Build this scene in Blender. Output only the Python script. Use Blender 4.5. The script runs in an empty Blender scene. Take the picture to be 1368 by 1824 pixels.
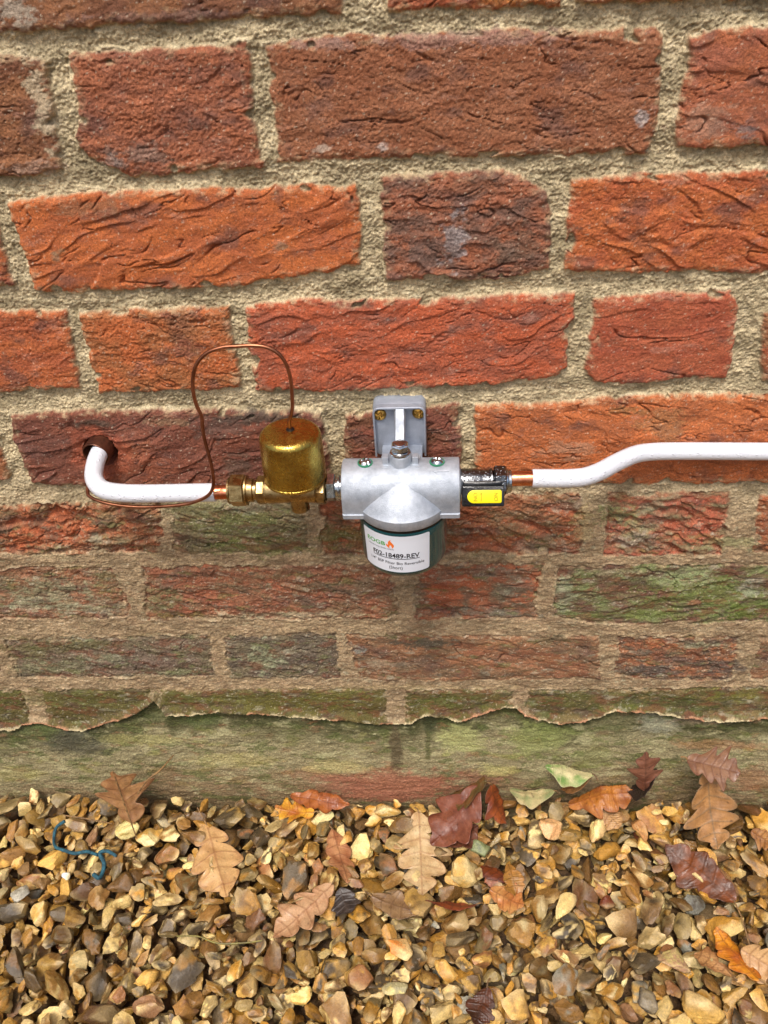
import bpy, math, random
import numpy as np
from mathutils import Vector, Matrix

# ------------------------------------------------------------------ camera, world, sun, exposure
# Working units below are millimetres (wall face = plane y=0, x right, z up); MM turns them into metres
# and Z0 puts the top of the gravel near world z = 0.
Z0 = 668.0
MM = 0.001
CAMZ, CAMD = 64.27, 513.33
YAW, PITCH, ROLL, FPX = -0.0817480508, 0.646655131, -0.0596648961, 1510.52
PX0, PY0 = 684.0, 912.0
def cam_axes():
    f = np.array([math.sin(YAW)*math.cos(PITCH), math.cos(YAW)*math.cos(PITCH), -math.sin(PITCH)])
    r = np.cross(f, [0, 0, 1]); r /= np.linalg.norm(r); u = np.cross(r, f)
    c, s = math.cos(ROLL), math.sin(ROLL)
    return c*r+s*u, -s*r+c*u, f
AR, AU, AF = cam_axes()
CAMP = np.array([0, -CAMD, CAMZ])
sc = bpy.context.scene
cd = bpy.data.cameras.new('camera'); cam = bpy.data.objects.new('camera', cd)
sc.collection.objects.link(cam); sc.camera = cam
cd.sensor_fit = 'VERTICAL'; cd.sensor_height = 36.0; cd.lens = FPX/1824*36.0
cd.clip_start = 0.01; cd.clip_end = 200
m3 = Matrix(((AR[0], AU[0], -AF[0]), (AR[1], AU[1], -AF[1]), (AR[2], AU[2], -AF[2])))
cam.matrix_world = Matrix.Translation(((CAMP[0])*MM, CAMP[1]*MM, (CAMP[2]+Z0)*MM)) @ m3.to_4x4()

SUN_EL, SUN_AZ = math.radians(64), math.radians(194)     # azimuth from +y, clockwise: sun high in front of the wall
w = bpy.data.worlds.new('World'); sc.world = w; w.use_nodes = True
nt = w.node_tree; bgn = nt.nodes['Background']; sky = nt.nodes.new('ShaderNodeTexSky')
sky.sky_type = 'NISHITA'; sky.sun_disc = False; sky.sun_elevation = SUN_EL; sky.sun_rotation = SUN_AZ
sky.air_density = 1.0; sky.dust_density = 6.0; sky.ozone_density = 1.0
nt.links.new(sky.outputs[0], bgn.inputs[0]); bgn.inputs[1].default_value = 0.115
sl = bpy.data.lights.new('sun', 'SUN'); sl.energy = 1.75; sl.angle = math.radians(13); sl.color = (1.0, 0.965, 0.92)
so = bpy.data.objects.new('sun', sl); sc.collection.objects.link(so)
sdir = Vector((math.sin(SUN_AZ)*math.cos(SUN_EL), math.cos(SUN_AZ)*math.cos(SUN_EL), math.sin(SUN_EL)))
so.rotation_euler = (-sdir).to_track_quat('-Z', 'Y').to_euler(); so.location = (0, 0, 5)
sc.view_settings.view_transform = 'Standard'; sc.view_settings.look = 'None'
sc.view_settings.exposure = 0.45; sc.view_settings.gamma = 1.0

# ------------------------------------------------------------------ helpers
def ray(px, py):
    return AR*((px-PX0)/FPX) - AU*((py-PY0)/FPX) + AF
def W(px, py, Y=0.0):            # photo measurement -> point on the plane y = Y, in mm
    d = ray(px, py); t = (Y+CAMD)/d[1]; return CAMP + t*d
def G(px, py, z=-664.0):         # photo measurement -> point on the level plane z, in mm
    d = ray(px, py); t = (z-CAMZ)/d[2]; return CAMP + t*d
def s2l(c):
    c = np.asarray(c, float)/255.0
    return np.where(c <= 0.04045, c/12.92, ((c+0.055)/1.055)**2.4)
rs = np.random.RandomState(7)
_A = (rs.rand(256, 256)*2*np.pi).astype(np.float32)
_GX, _GY = np.cos(_A), np.sin(_A)
def pn(x, y, seed=0):            # 2-D gradient noise, about -1..1
    x = np.asarray(x, np.float32) + seed*17.31; y = np.asarray(y, np.float32) + seed*9.73
    xi = np.floor(x); yi = np.floor(y); fx = x-xi; fy = y-yi
    xi = xi.astype(np.int32) & 255; yi = yi.astype(np.int32) & 255
    x1 = (xi+1) & 255; y1 = (yi+1) & 255
    u = fx*fx*fx*(fx*(fx*6-15)+10); v = fy*fy*fy*(fy*(fy*6-15)+10)
    a = _GX[yi, xi]*fx + _GY[yi, xi]*fy
    b = _GX[yi, x1]*(fx-1) + _GY[yi, x1]*fy
    c = _GX[y1, xi]*fx + _GY[y1, xi]*(fy-1)
    d = _GX[y1, x1]*(fx-1) + _GY[y1, x1]*(fy-1)
    a += u*(b-a); c += u*(d-c)
    return (a + v*(c-a))*1.5
def fbm(x, y, o=3, seed=0, g=0.5):
    t = 0; a = 1.0; n = 0
    for i in range(o):
        t = t + a*pn(x*2**i, y*2**i, seed+i*3); n += a; a *= g
    return t/n
def ss(a, b, x):
    t = np.clip((x-a)/(b-a), 0, 1); return t*t*(3-2*t)

def setp(o, label=None, cat=None, group=None, kind=None):
    if label: o['label'] = label
    if cat: o['category'] = cat
    if group: o['group'] = group
    if kind: o['kind'] = kind
def thing(name, loc, label, cat, group=None):
    o = bpy.data.objects.new(name, None); sc.collection.objects.link(o)
    o.empty_display_size = 0.01
    o.location = (loc[0]*MM, loc[1]*MM, (loc[2]+Z0)*MM); o['_o'] = [float(v) for v in loc]
    setp(o, label, cat, group); return o
def origin_of(parent):
    o = np.zeros(3); p = parent
    while p is not None:
        o = np.array(p['_o']) if '_o' in p.keys() else o
        if '_o' in p.keys(): break
        p = p.parent
    return o
def build(name, V, F, mat, parent=None, smooth=True, cols=None, extra=None, world_origin=None):
    """V: (n,3) mm; F: list of index tuples or (m,k) array. One mesh object."""
    V = np.asarray(V, float)
    if parent is not None: off = origin_of(parent)
    else: off = np.array(world_origin if world_origin is not None else V.mean(0))
    vl = (V-off)*MM
    me = bpy.data.meshes.new(name)
    if isinstance(F, np.ndarray):
        k = F.shape[1]; m = F.shape[0]
        me.vertices.add(len(V)); me.vertices.foreach_set('co', vl.astype(np.float32).ravel())
        me.loops.add(m*k); me.loops.foreach_set('vertex_index', F.astype(np.int32).ravel())
        me.polygons.add(m); me.polygons.foreach_set('loop_start', (np.arange(m)*k).astype(np.int32))
        me.update(calc_edges=True)
    else:
        me.from_pydata(vl.tolist(), [], [tuple(int(i) for i in f) for f in F]); me.update()
    if smooth is True:
        me.polygons.foreach_set('use_smooth', np.ones(len(me.polygons), bool))
    elif smooth == 'auto':
        me.polygons.foreach_set('use_smooth', np.ones(len(me.polygons), bool))
        try: me.set_sharp_from_angle(angle=math.radians(35))
        except Exception: pass
    if cols is not None:
        a = me.color_attributes.new('col', 'FLOAT_COLOR', 'POINT')
        c4 = np.ones((len(V), 4), np.float32); c4[:, :3] = cols; a.data.foreach_set('color', c4.ravel())
    if extra is not None:
        a = me.attributes.new('wet', 'FLOAT', 'POINT'); a.data.foreach_set('value', np.asarray(extra, np.float32))
    me.materials.append(mat)
    o = bpy.data.objects.new(name, me); sc.collection.objects.link(o)
    if parent is not None: o.parent = parent
    else:
        o.location = (off[0]*MM, off[1]*MM, (off[2]+Z0)*MM)
    return o

class MB:
    def __init__(s): s.v = []; s.f = []
    def add(s, V, F):
        n = len(s.v); s.v += [tuple(p) for p in V]; s.f += [tuple(i+n for i in f) for f in F]; return s
    def lathe(s, prof, c, axis='z', seg=64, a0=0, a1=2*math.pi):
        """prof: (r, h) list, revolved round an axis through c"""
        full = abs(a1-a0-2*math.pi) < 1e-6
        n = seg if full else seg+1
        V = []; F = []
        for r, h in prof:
            for i in range(n):
                a = a0+(a1-a0)*i/seg; x, y = r*math.cos(a), r*math.sin(a)
                if axis == 'z': q = (x, y, h)
                elif axis == 'x': q = (h, x, y)
                else: q = (x, h, y)
                V.append((q[0]+c[0], q[1]+c[1], q[2]+c[2]))
        for j in range(len(prof)-1):
            for i in range(seg):
                k = (i+1) % n
                F.append((j*n+i, j*n+k, (j+1)*n+k, (j+1)*n+i))
        if full:
            if prof[0][0] > 1e-6: F.append(tuple(range(n))[::-1])
            if prof[-1][0] > 1e-6: F.append(tuple((len(prof)-1)*n+i for i in range(n)))
        return s.add(V, F)
    def prism(s, n, r, c, h0, h1, axis='x', rot=0.0, bev=0.5):
        prof = [(r-bev*1.2, h0), (r, h0+bev), (r, h1-bev), (r-bev*1.2, h1)]
        V = []; F = []
        for rr, h in prof:
            for i in range(n):
                a = rot+2*math.pi*i/n; x, y = rr*math.cos(a), rr*math.sin(a)
                q = (h, x, y) if axis == 'x' else (x, y, h) if axis == 'z' else (x, h, y)
                V.append((q[0]+c[0], q[1]+c[1], q[2]+c[2]))
        for j in range(3):
            for i in range(n): k = (i+1) % n; F.append((j*n+i, j*n+k, (j+1)*n+k, (j+1)*n+i))
        F.append(tuple(range(n))[::-1]); F.append(tuple(3*n+i for i in range(n)))
        return s.add(V, F)
    def tube(s, path, r, seg=20, cap=True, sub=6):
        P = spline(path, sub); n = len(P)
        R = np.interp(np.linspace(0, 1, n), np.linspace(0, 1, len(r)), r) if hasattr(r, '__len__') else np.full(n, r)
        T = np.gradient(P, axis=0); T /= np.linalg.norm(T, axis=1)[:, None]
        u = np.cross(T[0], [0.3, 0.2, 1.0]); u /= np.linalg.norm(u)
        V = []; F = []
        for i in range(n):
            u = u - T[i]*np.dot(u, T[i]); u /= np.linalg.norm(u); v = np.cross(T[i], u)
            for k in range(seg):
                a = 2*math.pi*k/seg; V.append(tuple(P[i]+R[i]*(math.cos(a)*u+math.sin(a)*v)))
        for i in range(n-1):
            for k in range(seg):
                l = (k+1) % seg; F.append((i*seg+k, i*seg+l, (i+1)*seg+l, (i+1)*seg+k))
        if cap: F.append(tuple(range(seg))[::-1]); F.append(tuple((n-1)*seg+k for k in range(seg)))
        return s.add(V, F)
    def poly(s, pts, d0, d1, frame, bev=0.0):
        """extrude outline pts (a,b) between depths d0,d1 ; frame(a,b,d)->xyz"""
        n = len(pts); P = np.array(pts, float)
        rings = [(P, d0)]
        if bev > 0:
            Q = inset(P, bev)
            rings = [(P, d0), (P, d1-bev), (inset(P, bev*0.35), d1-bev*0.3), (Q, d1)]
        else: rings = [(P, d0), (P, d1)]
        V = [frame(a, b, d) for R_, d in rings for a, b in R_]; F = []
        for j in range(len(rings)-1):
            for i in range(n): k = (i+1) % n; F.append((j*n+i, j*n+k, (j+1)*n+k, (j+1)*n+i))
        F.append(tuple(range(n))[::-1]); F.append(tuple((len(rings)-1)*n+i for i in range(n)))
        return s.add(V, F)
    def build(s, name, mat, parent=None, smooth='auto'):
        me_f = s.f
        o = build(name, s.v, me_f, mat, parent, smooth)
        import bmesh
        bm = bmesh.new(); bm.from_mesh(o.data); bmesh.ops.recalc_face_normals(bm, faces=bm.faces); bm.to_mesh(o.data); bm.free()
        if smooth == 'auto':
            try: o.data.set_sharp_from_angle(angle=math.radians(35))
            except Exception: pass
        return o
def inset(P, d):
    n = len(P); out = []
    area = 0.5*sum(P[i][0]*P[(i+1) % n][1]-P[(i+1) % n][0]*P[i][1] for i in range(n)); sg = 1 if area > 0 else -1
    for i in range(n):
        a = P[i]-P[i-1]; b = P[(i+1) % n]-P[i]
        a = a/(np.linalg.norm(a)+1e-9); b = b/(np.linalg.norm(b)+1e-9)
        na = np.array([-a[1], a[0]])*sg; nb = np.array([-b[1], b[0]])*sg
        m = na+nb; m /= max(np.dot(m, m)/2, 0.4); out.append(P[i]+m*d)
    return np.array(out)
def rrect(x0, x1, y0, y1, r, n=6):
    pts = []
    for cx, cy, a in ((x1-r, y1-r, 0), (x0+r, y1-r, 90), (x0+r, y0+r, 180), (x1-r, y0+r, 270)):
        for i in range(n+1):
            t = math.radians(a+90*i/n); pts.append((cx+r*math.cos(t), cy+r*math.sin(t)))
    return pts
def spline(path, sub=6):
    P = np.array(path, float)
    if len(P) < 3 or sub <= 1: return P
    Q = np.vstack([2*P[0]-P[1], P, 2*P[-1]-P[-2]]); out = []
    for i in range(1, len(Q)-2):
        for k in range(sub):
            t = k/sub; a, b, c, d = Q[i-1], Q[i], Q[i+1], Q[i+2]
            out.append(0.5*((2*b)+(-a+c)*t+(2*a-5*b+4*c-d)*t*t+(-a+3*b-3*c+d)*t**3))
    out.append(P[-1]); return np.array(out)

# ------------------------------------------------------------------ materials
def material(name, base=(0.5, 0.5, 0.5), rough=0.5, metal=0.0, bump=None, var=None, attr=False, rvar=None, coat=0.0, ior=None, spec=None, srgb=True, attr_noise=None, drops=None):
    m = bpy.data.materials.new(name); m.use_nodes = True; t = m.node_tree; b = t.nodes['Principled BSDF']
    L = t.links.new
    if srgb: base = s2l(base)
    b.inputs['Base Color'].default_value = (*[float(v) for v in base], 1); b.inputs['Roughness'].default_value = rough
    b.inputs['Metallic'].default_value = metal
    if coat: b.inputs['Coat Weight'].default_value = coat; b.inputs['Coat Roughness'].default_value = 0.08
    if spec is not None: b.inputs['Specular IOR Level'].default_value = spec
    tc = t.nodes.new('ShaderNodeTexCoord')
    def noise(scale, detail=4, rough_=0.6, sc3=None):
        n = t.nodes.new('ShaderNodeTexNoise'); n.inputs['Scale'].default_value = scale
        n.inputs['Detail'].default_value = detail; n.inputs['Roughness'].default_value = rough_
        if sc3:
            mp = t.nodes.new('ShaderNodeMapping'); mp.inputs['Scale'].default_value = sc3
            L(tc.outputs['Object'], mp.inputs[0]); L(mp.outputs[0], n.inputs['Vector'])
        else: L(tc.outputs['Object'], n.inputs['Vector'])
        return n
    colsock = None
    if attr:
        a = t.nodes.new('ShaderNodeAttribute'); a.attribute_name = 'col'; colsock = a.outputs['Color']
        if attr_noise:
            sc_, lo, hi = attr_noise
            n = noise(sc_, 6, 0.7); mr = t.nodes.new('ShaderNodeMapRange')
            mr.inputs[1].default_value = 0.3; mr.inputs[2].default_value = 0.7
            mr.inputs[3].default_value = lo; mr.inputs[4].default_value = hi
            L(n.outputs[0], mr.inputs[0])
            vm = t.nodes.new('ShaderNodeVectorMath'); vm.operation = 'SCALE'
            L(colsock, vm.inputs[0]); L(mr.outputs[0], vm.inputs['Scale']); colsock = vm.outputs[0]
    elif var:
        c2, sc_, lo, hi = var
        n = noise(sc_, 6, 0.65); cr = t.nodes.new('ShaderNodeValToRGB')
        cr.color_ramp.elements[0].position = lo; cr.color_ramp.elements[1].position = hi
        cr.color_ramp.elements[0].color = (*[float(v) for v in base], 1)
        cr.color_ramp.elements[1].color = (*[float(v) for v in s2l(c2)], 1)
        L(n.outputs[0], cr.inputs[0]); colsock = cr.outputs[0]
    if colsock is not None: L(colsock, b.inputs['Base Color'])
    if rvar:
        sc_, lo, hi = rvar; n = noise(sc_, 4); mr = t.nodes.new('ShaderNodeMapRange')
        mr.inputs[1].default_value = 0.35; mr.inputs[2].default_value = 0.65
        mr.inputs[3].default_value = lo; mr.inputs[4].default_value = hi
        L(n.outputs[0], mr.inputs[0]); L(mr.outputs[0], b.inputs['Roughness'])
    prev = None
    if bump:
        for bs in bump:
            sc_, dist = bs[0], bs[1]
            n = noise(sc_, 5, 0.65, bs[2] if len(bs) > 2 else None)
            bp = t.nodes.new('ShaderNodeBump'); bp.inputs['Strength'].default_value = 1.0; bp.inputs['Distance'].default_value = dist
            L(n.outputs[0], bp.inputs['Height'])
            if prev: L(prev, bp.inputs['Normal'])
            prev = bp.outputs[0]
    if drops:
        sc_, dist = drops
        v = t.nodes.new('ShaderNodeTexVoronoi'); v.inputs['Scale'].default_value = sc_; L(tc.outputs['Object'], v.inputs['Vector'])
        mr = t.nodes.new('ShaderNodeMapRange'); mr.inputs[1].default_value = 0.0; mr.inputs[2].default_value = 0.38
        mr.inputs[3].default_value = 1.0; mr.inputs[4].default_value = 0.0; mr.interpolation_type = 'SMOOTHERSTEP'
        L(v.outputs['Distance'], mr.inputs[0])
        bp = t.nodes.new('ShaderNodeBump'); bp.inputs['Distance'].default_value = dist; bp.inputs['Strength'].default_value = 1
        L(mr.outputs[0], bp.inputs['Height'])
        if prev: L(prev, bp.inputs['Normal'])
        prev = bp.outputs[0]
    if prev: L(prev, b.inputs['Normal'])
    return m
M_wall = material('weathered_brick_and_mortar', rough=0.75, attr=True, attr_noise=(1000, 0.6, 1.42), bump=[(1600, 0.0010), (520, 0.0008)], rvar=(120, 0.55, 0.9), spec=0.35)
M_plinth = material('mossy_render', rough=0.8, attr=True, attr_noise=(700, 0.62, 1.38), bump=[(1200, 0.0009), (350, 0.0012)], rvar=(90, 0.5, 0.85), spec=0.35)
M_stone = material('wet_flint', attr=True, attr_noise=(700, 0.7, 1.3), rough=0.35, bump=[(450, 0.0005), (1500, 0.0003)], rvar=(160, 0.12, 0.5), spec=0.5)
M_leaf = material('wet_dead_leaf', attr=True, attr_noise=(600, 0.8, 1.2), rough=0.35, bump=[(350, 0.0004)], rvar=(180, 0.26, 0.6), spec=0.5)
M_white = material('white_plastic_coating', (222, 226, 233), 0.3, bump=[(60, 0.0006), (500, 0.0002)], drops=(420, 0.00035), coat=0.3)
M_copper = material('bright_copper', (236, 160, 120), 0.25, 1.0, bump=[(200, 0.0002)], var=((200, 110, 75), 120, 0.4, 0.65))
M_cap = material('dull_copper_wire', (182, 122, 92), 0.34, 1.0, var=((132, 84, 62), 90, 0.35, 0.65))
M_sleeve = material('tarnished_copper_sleeve', (122, 78, 58), 0.4, 0.7, var=((84, 54, 42), 150, 0.4, 0.6))
M_brass = material('wet_lacquered_brass', (206, 182, 92), 0.2, 1.0, bump=[(300, 0.0002), (900, 0.0001)], var=((168, 136, 62), 60, 0.38, 0.66), rvar=(250, 0.14, 0.36), drops=(700, 0.00014))
M_brass2 = material('aged_brass_fitting', (192, 166, 116), 0.25, 1.0, bump=[(250, 0.0002)], var=((130, 104, 64), 160, 0.4, 0.65), rvar=(200, 0.18, 0.45))
M_chrome = material('zinc_plated_steel', (205, 215, 220), 0.16, 1.0, bump=[(180, 0.0002)], var=((150, 155, 160), 200, 0.4, 0.6))
M_alu = material('cast_aluminium', (188, 195, 204), 0.48, 0.5, bump=[(1500, 0.0003), (60, 0.0002)], var=((152, 160, 170), 130, 0.35, 0.7), rvar=(120, 0.38, 0.58))
M_alu2 = material('cast_aluminium_bracket', (176, 183, 195), 0.5, 0.4, bump=[(1500, 0.0003), (90, 0.0003)], var=((142, 150, 163), 70, 0.35, 0.7))
M_green = material('dark_green_enamel', (5, 62, 66), 0.14, bump=[(25, 0.0003)], coat=0.6)
M_black = material('black_rubber', (12, 12, 13), 0.4)
M_blackpl = material('wet_black_plastic', (10, 10, 11), 0.12, bump=[(260, 0.0008)], coat=0.5)
M_nickel = material('dark_nickel_plating', (120, 122, 125), 0.1, 1.0, bump=[(200, 0.0006)], drops=(500, 0.0004))
M_yellow = material('yellow_plastic_insert', (240, 226, 20), 0.3)
M_yellow2 = material('raised_yellow_lettering', (186, 166, 4), 0.35)
M_label = material('white_paper_label', (222, 227, 235), 0.35)
M_ink = material('black_ink', (18, 18, 22), 0.5)
M_inkg = material('green_ink', (70, 160, 50), 0.5)
M_inko = material('orange_ink', (240, 120, 40), 0.5)
M_washer = material('green_sealing_washer', (50, 130, 95), 0.35)
M_screwb = material('yellow_passivated_screw', (215, 170, 85), 0.2, 1.0, var=((196, 146, 66), 150, 0.4, 0.6))
M_dark = material('dark_recess', (14, 10, 8), 0.8)
M_twig = material('dry_twig', (150, 115, 70), 0.6, bump=[(600, 0.0004)], var=((95, 70, 42), 250, 0.4, 0.6))
M_stem = material('green_stem', (140, 130, 60), 0.45, var=((100, 90, 45), 150, 0.4, 0.6))
M_string = material('faded_blue_string', (40, 95, 110), 0.7, bump=[(900, 0.0006)], var=((25, 62, 75), 300, 0.4, 0.6))
M_soil = material('wet_soil', (70, 52, 36), 0.8, bump=[(60, 0.01), (400, 0.002)], var=((120, 90, 55), 80, 0.4, 0.6))

# ------------------------------------------------------------------ the brick wall (traced bricks -> relief mesh)
def axis_coords(lo, hi, flo, fhi, step, cap=5.0, g=1.03):
    c = list(np.arange(flo, fhi+step, step)); s = step; x = c[-1]
    while x < hi: s = min(s*g, cap); x += s; c.append(x)
    s = step; x = c[0]; pre = []
    while x > lo: s = min(s*g, cap); x -= s; pre.append(x)
    return np.array(pre[::-1]+c, np.float32)
gx = axis_coords(-1500, 1500, -490, 405, 0.66)
gz = axis_coords(-725, 900, -690, 45, 0.66)
X, Zg = np.meshgrid(gx, gz)
nz, nx = X.shape
# traced brick outlines (photo pixels): polygon, colour 1, colour 2, fold amplitude, smear
O = (192, 92, 50); OD = (158, 70, 44); MR = (142,80,54); MD = (112,60,43)
BR = [
 ([(-280,-170),(600,-190),(607,22),(300,38),(150,46),(90,51),(0,58),(-260,75)], MR, MD, .6, 0),
 ([(690,-200),(1010,-210),(1000,7),(690,16)], (185,100,50), OD, .5, 0),
 ([(1030,-210),(1700,-230),(1690,-20),(1026,6)], (170,88,55), MR, .5, 0),
 ([(-280,112),(60,104),(76,110),(90,200),(105,300),(60,312),(-200,322)], MR, MD, .5, 0),
 ([(118,98),(435,83),(450,200),(466,295),(240,315),(165,290),(138,250),(140,180)], (165,84,58), (140,72,54), .6, 0),
 ([(473,80),(560,70),(700,66),(1170,52),(1184,70),(1168,220),(1155,272),(850,277),(495,288),(488,200)], (152,84,60), (136,70,47), .75, 0),
 ([(1232,60),(1600,35),(1560,240),(1368,258),(1205,262),(1213,180),(1228,120)], (175,86,56), (160,80,60), .7, 0),
 ([(-330,380),(-20,375),(20,510),(-250,530)], O, OD, .6, 0),
 ([(12,366),(150,345),(430,340),(632,333),(640,400),(638,475),(400,510),(65,522),(38,440)], (196,92,48), (178,82,48), 1.0, 0),
 ([(680,318),(900,308),(972,345),(980,400),(977,480),(900,495),(690,503),(684,400)], (152,78,56), (112,72,62), 1.0, 0),
 ([(1022,320),(1200,315),(1368,308),(1700,290),(1650,470),(1368,486),(1010,484),(1012,400)], (194,92,50), (180,80,48), 1.15, 0),
 ([(-200,560),(115,557),(121,600),(139,690),(0,702),(-150,710)], (188,88,50), (165,74,46), .8, 0),
 ([(142,560),(405,550),(411,600),(425,690),(180,700),(160,640)], (190,88,48), (160,84,50), .5, 0),
 ([(438,552),(535,540),(860,533),(1020,528),(1022,560),(1006,590),(1010,655),(990,670),(870,686),(620,697),(455,695),(445,620)], (190,80,50), (158,72,52), .9, 0),
 ([(1062,535),(1220,525),(1300,522),(1312,550),(1304,650),(1295,672),(1150,680),(1060,685),(1046,665),(1055,610)], (168,72,50), (176,80,54), .7, 0),
 ([(1362,560),(1700,540),(1700,670),(1360,680)], OD, MR, .7, 0),
 ([(-260,750),(-18,748),(20,860),(-230,870)], MR, (150,80,52), .7, .4),
 ([(16,742),(150,732),(300,733),(570,738),(590,850),(592,868),(200,868),(58,862),(30,800)], (122,60,46), (108,54,44), 1.2, .1),
 ([(615,742),(690,735),(815,722),(821,790),(819,868),(618,872)], (128,62,50), MD, .8, .1),
 ([(848,726),(1000,720),(1050,713),(1200,708),(1420,705),(1425,860),(1000,862),(848,870)], (200,96,54), (176,86,52), 1.0, .1),
 ([(1450,704),(1740,690),(1730,850),(1450,860)], MR, OD, .8, .1),
 ([(-330,905),(-62,905),(-45,985),(-330,985)], MR, (120,100,75), 1.3, .3),
 ([(-28,905),(160,898),(284,893),(288,985),(-15,987)], (168,82,54), (126,96,70), 1.9, .35),
 ([(306,897),(540,893),(548,985),(310,987)], (118,104,78), (100,92,68), 1.2, .35),
 ([(572,897),(1028,882),(1040,930),(1032,986),(574,990)], (152,74,48), (124,92,68), 1.7, .3),
 ([(1084,880),(1303,880),(1285,988),(1080,990)], (168,76,58), (136,124,96), 1.6, .35),
 ([(1356,885),(1660,880),(1660,990),(1341,985)], (172,82,52), MR, 1.2, .3),
 ([(-280,1017),(194,1012),(222,1060),(232,1100),(-260,1107)], (128,104,82), (146,84,62), 1.2, .35),
 ([(256,1012),(700,1006),(710,1100),(262,1104)], (142,76,56), (120,92,70), 1.3, .3),
 ([(744,1004),(966,1006),(954,1103),(738,1103)], (158,76,50), (108,92,76), 1.3, .3),
 ([(996,1010),(1430,1005),(1420,1108),(1080,1112),(985,1100)], (104,64,52), (112,120,80), .9, .2),
 ([(1456,1005),(1740,1000),(1740,1105),(1450,1108)], MR, (112,100,76), 1.2, .3),
 ([(-320,1145),(-14,1143),(3,1206),(-300,1210)], (120,90,72), (110,98,78), 1.0, .4),
 ([(8,1143),(370,1132),(382,1204),(30,1208)], (114,92,80), (106,98,78), .9, .3),
 ([(400,1131),(597,1130),(605,1209),(408,1210)], (116,106,86), (100,88,78), .8, .3),
 ([(616,1133),(1068,1134),(1066,1208),(700,1214),(640,1208)], (152,92,66), (120,90,70), 1.1, .35),
 ([(1101,1136),(1316,1136),(1303,1208),(1230,1214),(1098,1206)], (160,88,60), (104,86,74), 1.0, .25),
 ([(1352,1138),(1660,1138),(1660,1215),(1338,1210)], (150,96,72), (120,100,80), 1.0, .4),
 ([(-320,1232),(40,1232),(57,1300),(-320,1300)], (94,86,50), (80,74,42), .5, .3),
 ([(77,1230),(268,1229),(268,1310),(90,1310)], (96,86,50), (90,82,48), .5, .3),
 ([(288,1229),(686,1228),(690,1320),(288,1310)], (98,88,52), (92,84,46), .5, .3),
 ([(722,1229),(914,1230),(910,1320),(724,1320)], (104,90,52), (88,84,46), .5, .3),
 ([(940,1232),(1420,1224),(1420,1320),(944,1320)], (84,80,44), (118,98,66), .6, .3),
 ([(1440,1226),(1760,1224),(1760,1320),(1440,1320)], (84,80,44), (118,98,66), .6, .3),
]
polys = []
for pts, c1, c2, fa, sm in BR:
    polys.append((np.array([W(x, y)[[0, 2]] for x, y in pts]), c1, c2, fa, sm))
tb = [q[0] for q in polys]
def clash(x0, x1, z0, z1):
    for P in tb:
        a = P.min(0); b = P.max(0)
        if x0 < b[0]-6 and x1 > a[0]+6 and z0 < b[1]-12 and z1 > a[1]+12: return True
    return False
rr = random.Random(5)
for n in range(-13, 9):
    zt, zb = -75*n-5, -75*(n+1)+5
    if n < 0: row = [(-1600, 1600)]
    else: row = [(-1600, 1600)]
    x = -1700+rr.choice([0, 112.5, 56])
    k = 0
    while x < 1600:
        L_ = 215 if (n % 2 == 0 or k % 2 == 0) and (k % 2 == 0) else 102.5
        x1 = x+L_
        if not clash(x, x1, zb, zt) and (x1 < -300 or x > 230 or n < -1):
            j = lambda: rr.uniform(-3, 3)
            c1, c2 = rr.choice([(O, OD), (MR, MD), ((165,84,58), MR), ((175,86,56), (150,76,52))])
            if n >= 4: c1 = tuple(int(.5*a+.5*b) for a, b in zip(c1, (112, 100, 74)))
            polys.append((np.array([(x+j(), zb+j()), (x+L_*.5, zb+j()), (x1+j(), zb+j()), (x1+j(), zt+j()), (x+L_*.5, zt+j()), (x+j(), zt+j())]), c1, c2, rr.uniform(.5, 1.1), .1 if n < 4 else .3))
        x = x1+10; k += 1

# relief fields
def bt(c):                                                  # fired clay is less red than it reads in the photo
    k = min(max((c[0]/c[1]-1.1)/.6, 0), 1); m_ = min(max((178-c[0])/40, 0), 1)*k; v_ = s2l(c)*(np.array([.88, 1.24, 1.12])*k+(1-k)*np.array([1.0, .98, .86]))*(1+.22*m_); return v_+.03*k*(v_@np.array([.3, .6, .1])-v_)
wxs = 1.9*pn(X/15, Zg/15, 1)+1.1*pn(X/4.5, Zg/4.5, 2)+0.35*pn(X/1.9, Zg/1.9, 3)
wzs = 1.9*pn(X/15, Zg/15, 4)+1.1*pn(X/4.5, Zg/4.5, 5)+0.35*pn(X/1.9, Zg/1.9, 6)
low = ss(-285, -345, Zg + 14*pn(X/60, Zg/40, 8))          # 0 clean upper wall, 1 weathered lower courses
fine = fbm(X/1.7, Zg/1.5, 2, 11)*1.2
med = fbm(X/6, Zg/5, 3, 12, .65)
# mortar
trowel = fbm(X/16, Zg/2.6, 3, 14)
hm = -4.2+1.4*med+1.15*fine+0.25*trowel + 1.3*pn(X/45, Zg/12, 15)
hm_low = -0.6+1.1*med+0.6*fine+.9*fbm(X/20, Zg/7, 5, 16, .6)
Hm = hm*(1-low)+hm_low*low
nm = fbm(X/30, Zg/14, 4, 17); nm2 = fbm(X/5, Zg/2.5, 3, 18)
cm_a, cm_b = s2l((202, 185, 148)), s2l((152, 138, 107))
cl_a, cl_b = s2l((174, 150, 116)), s2l((134, 114, 86))
k = ss(-0.5, 0.5, nm*1.2+nm2*.8)[..., None]
CU = cm_a*(1-k)+cm_b*k
CL = cl_a*(1-k)+cl_b*k
COL = (CU*(1-low[..., None])+CL*low[..., None])*(1+.22*fine+.25*med)[..., None]
pale = (ss(0.30, 0.55, fbm(X/9, Zg/3.5, 3, 19))*(1-.5*low)*.55)[..., None]
COL = COL*(1-pale)+s2l((220, 208, 174))*pale
MASK = np.zeros_like(X); SD = np.full_like(X, -50.0)
Hb = np.zeros_like(X)
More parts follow.
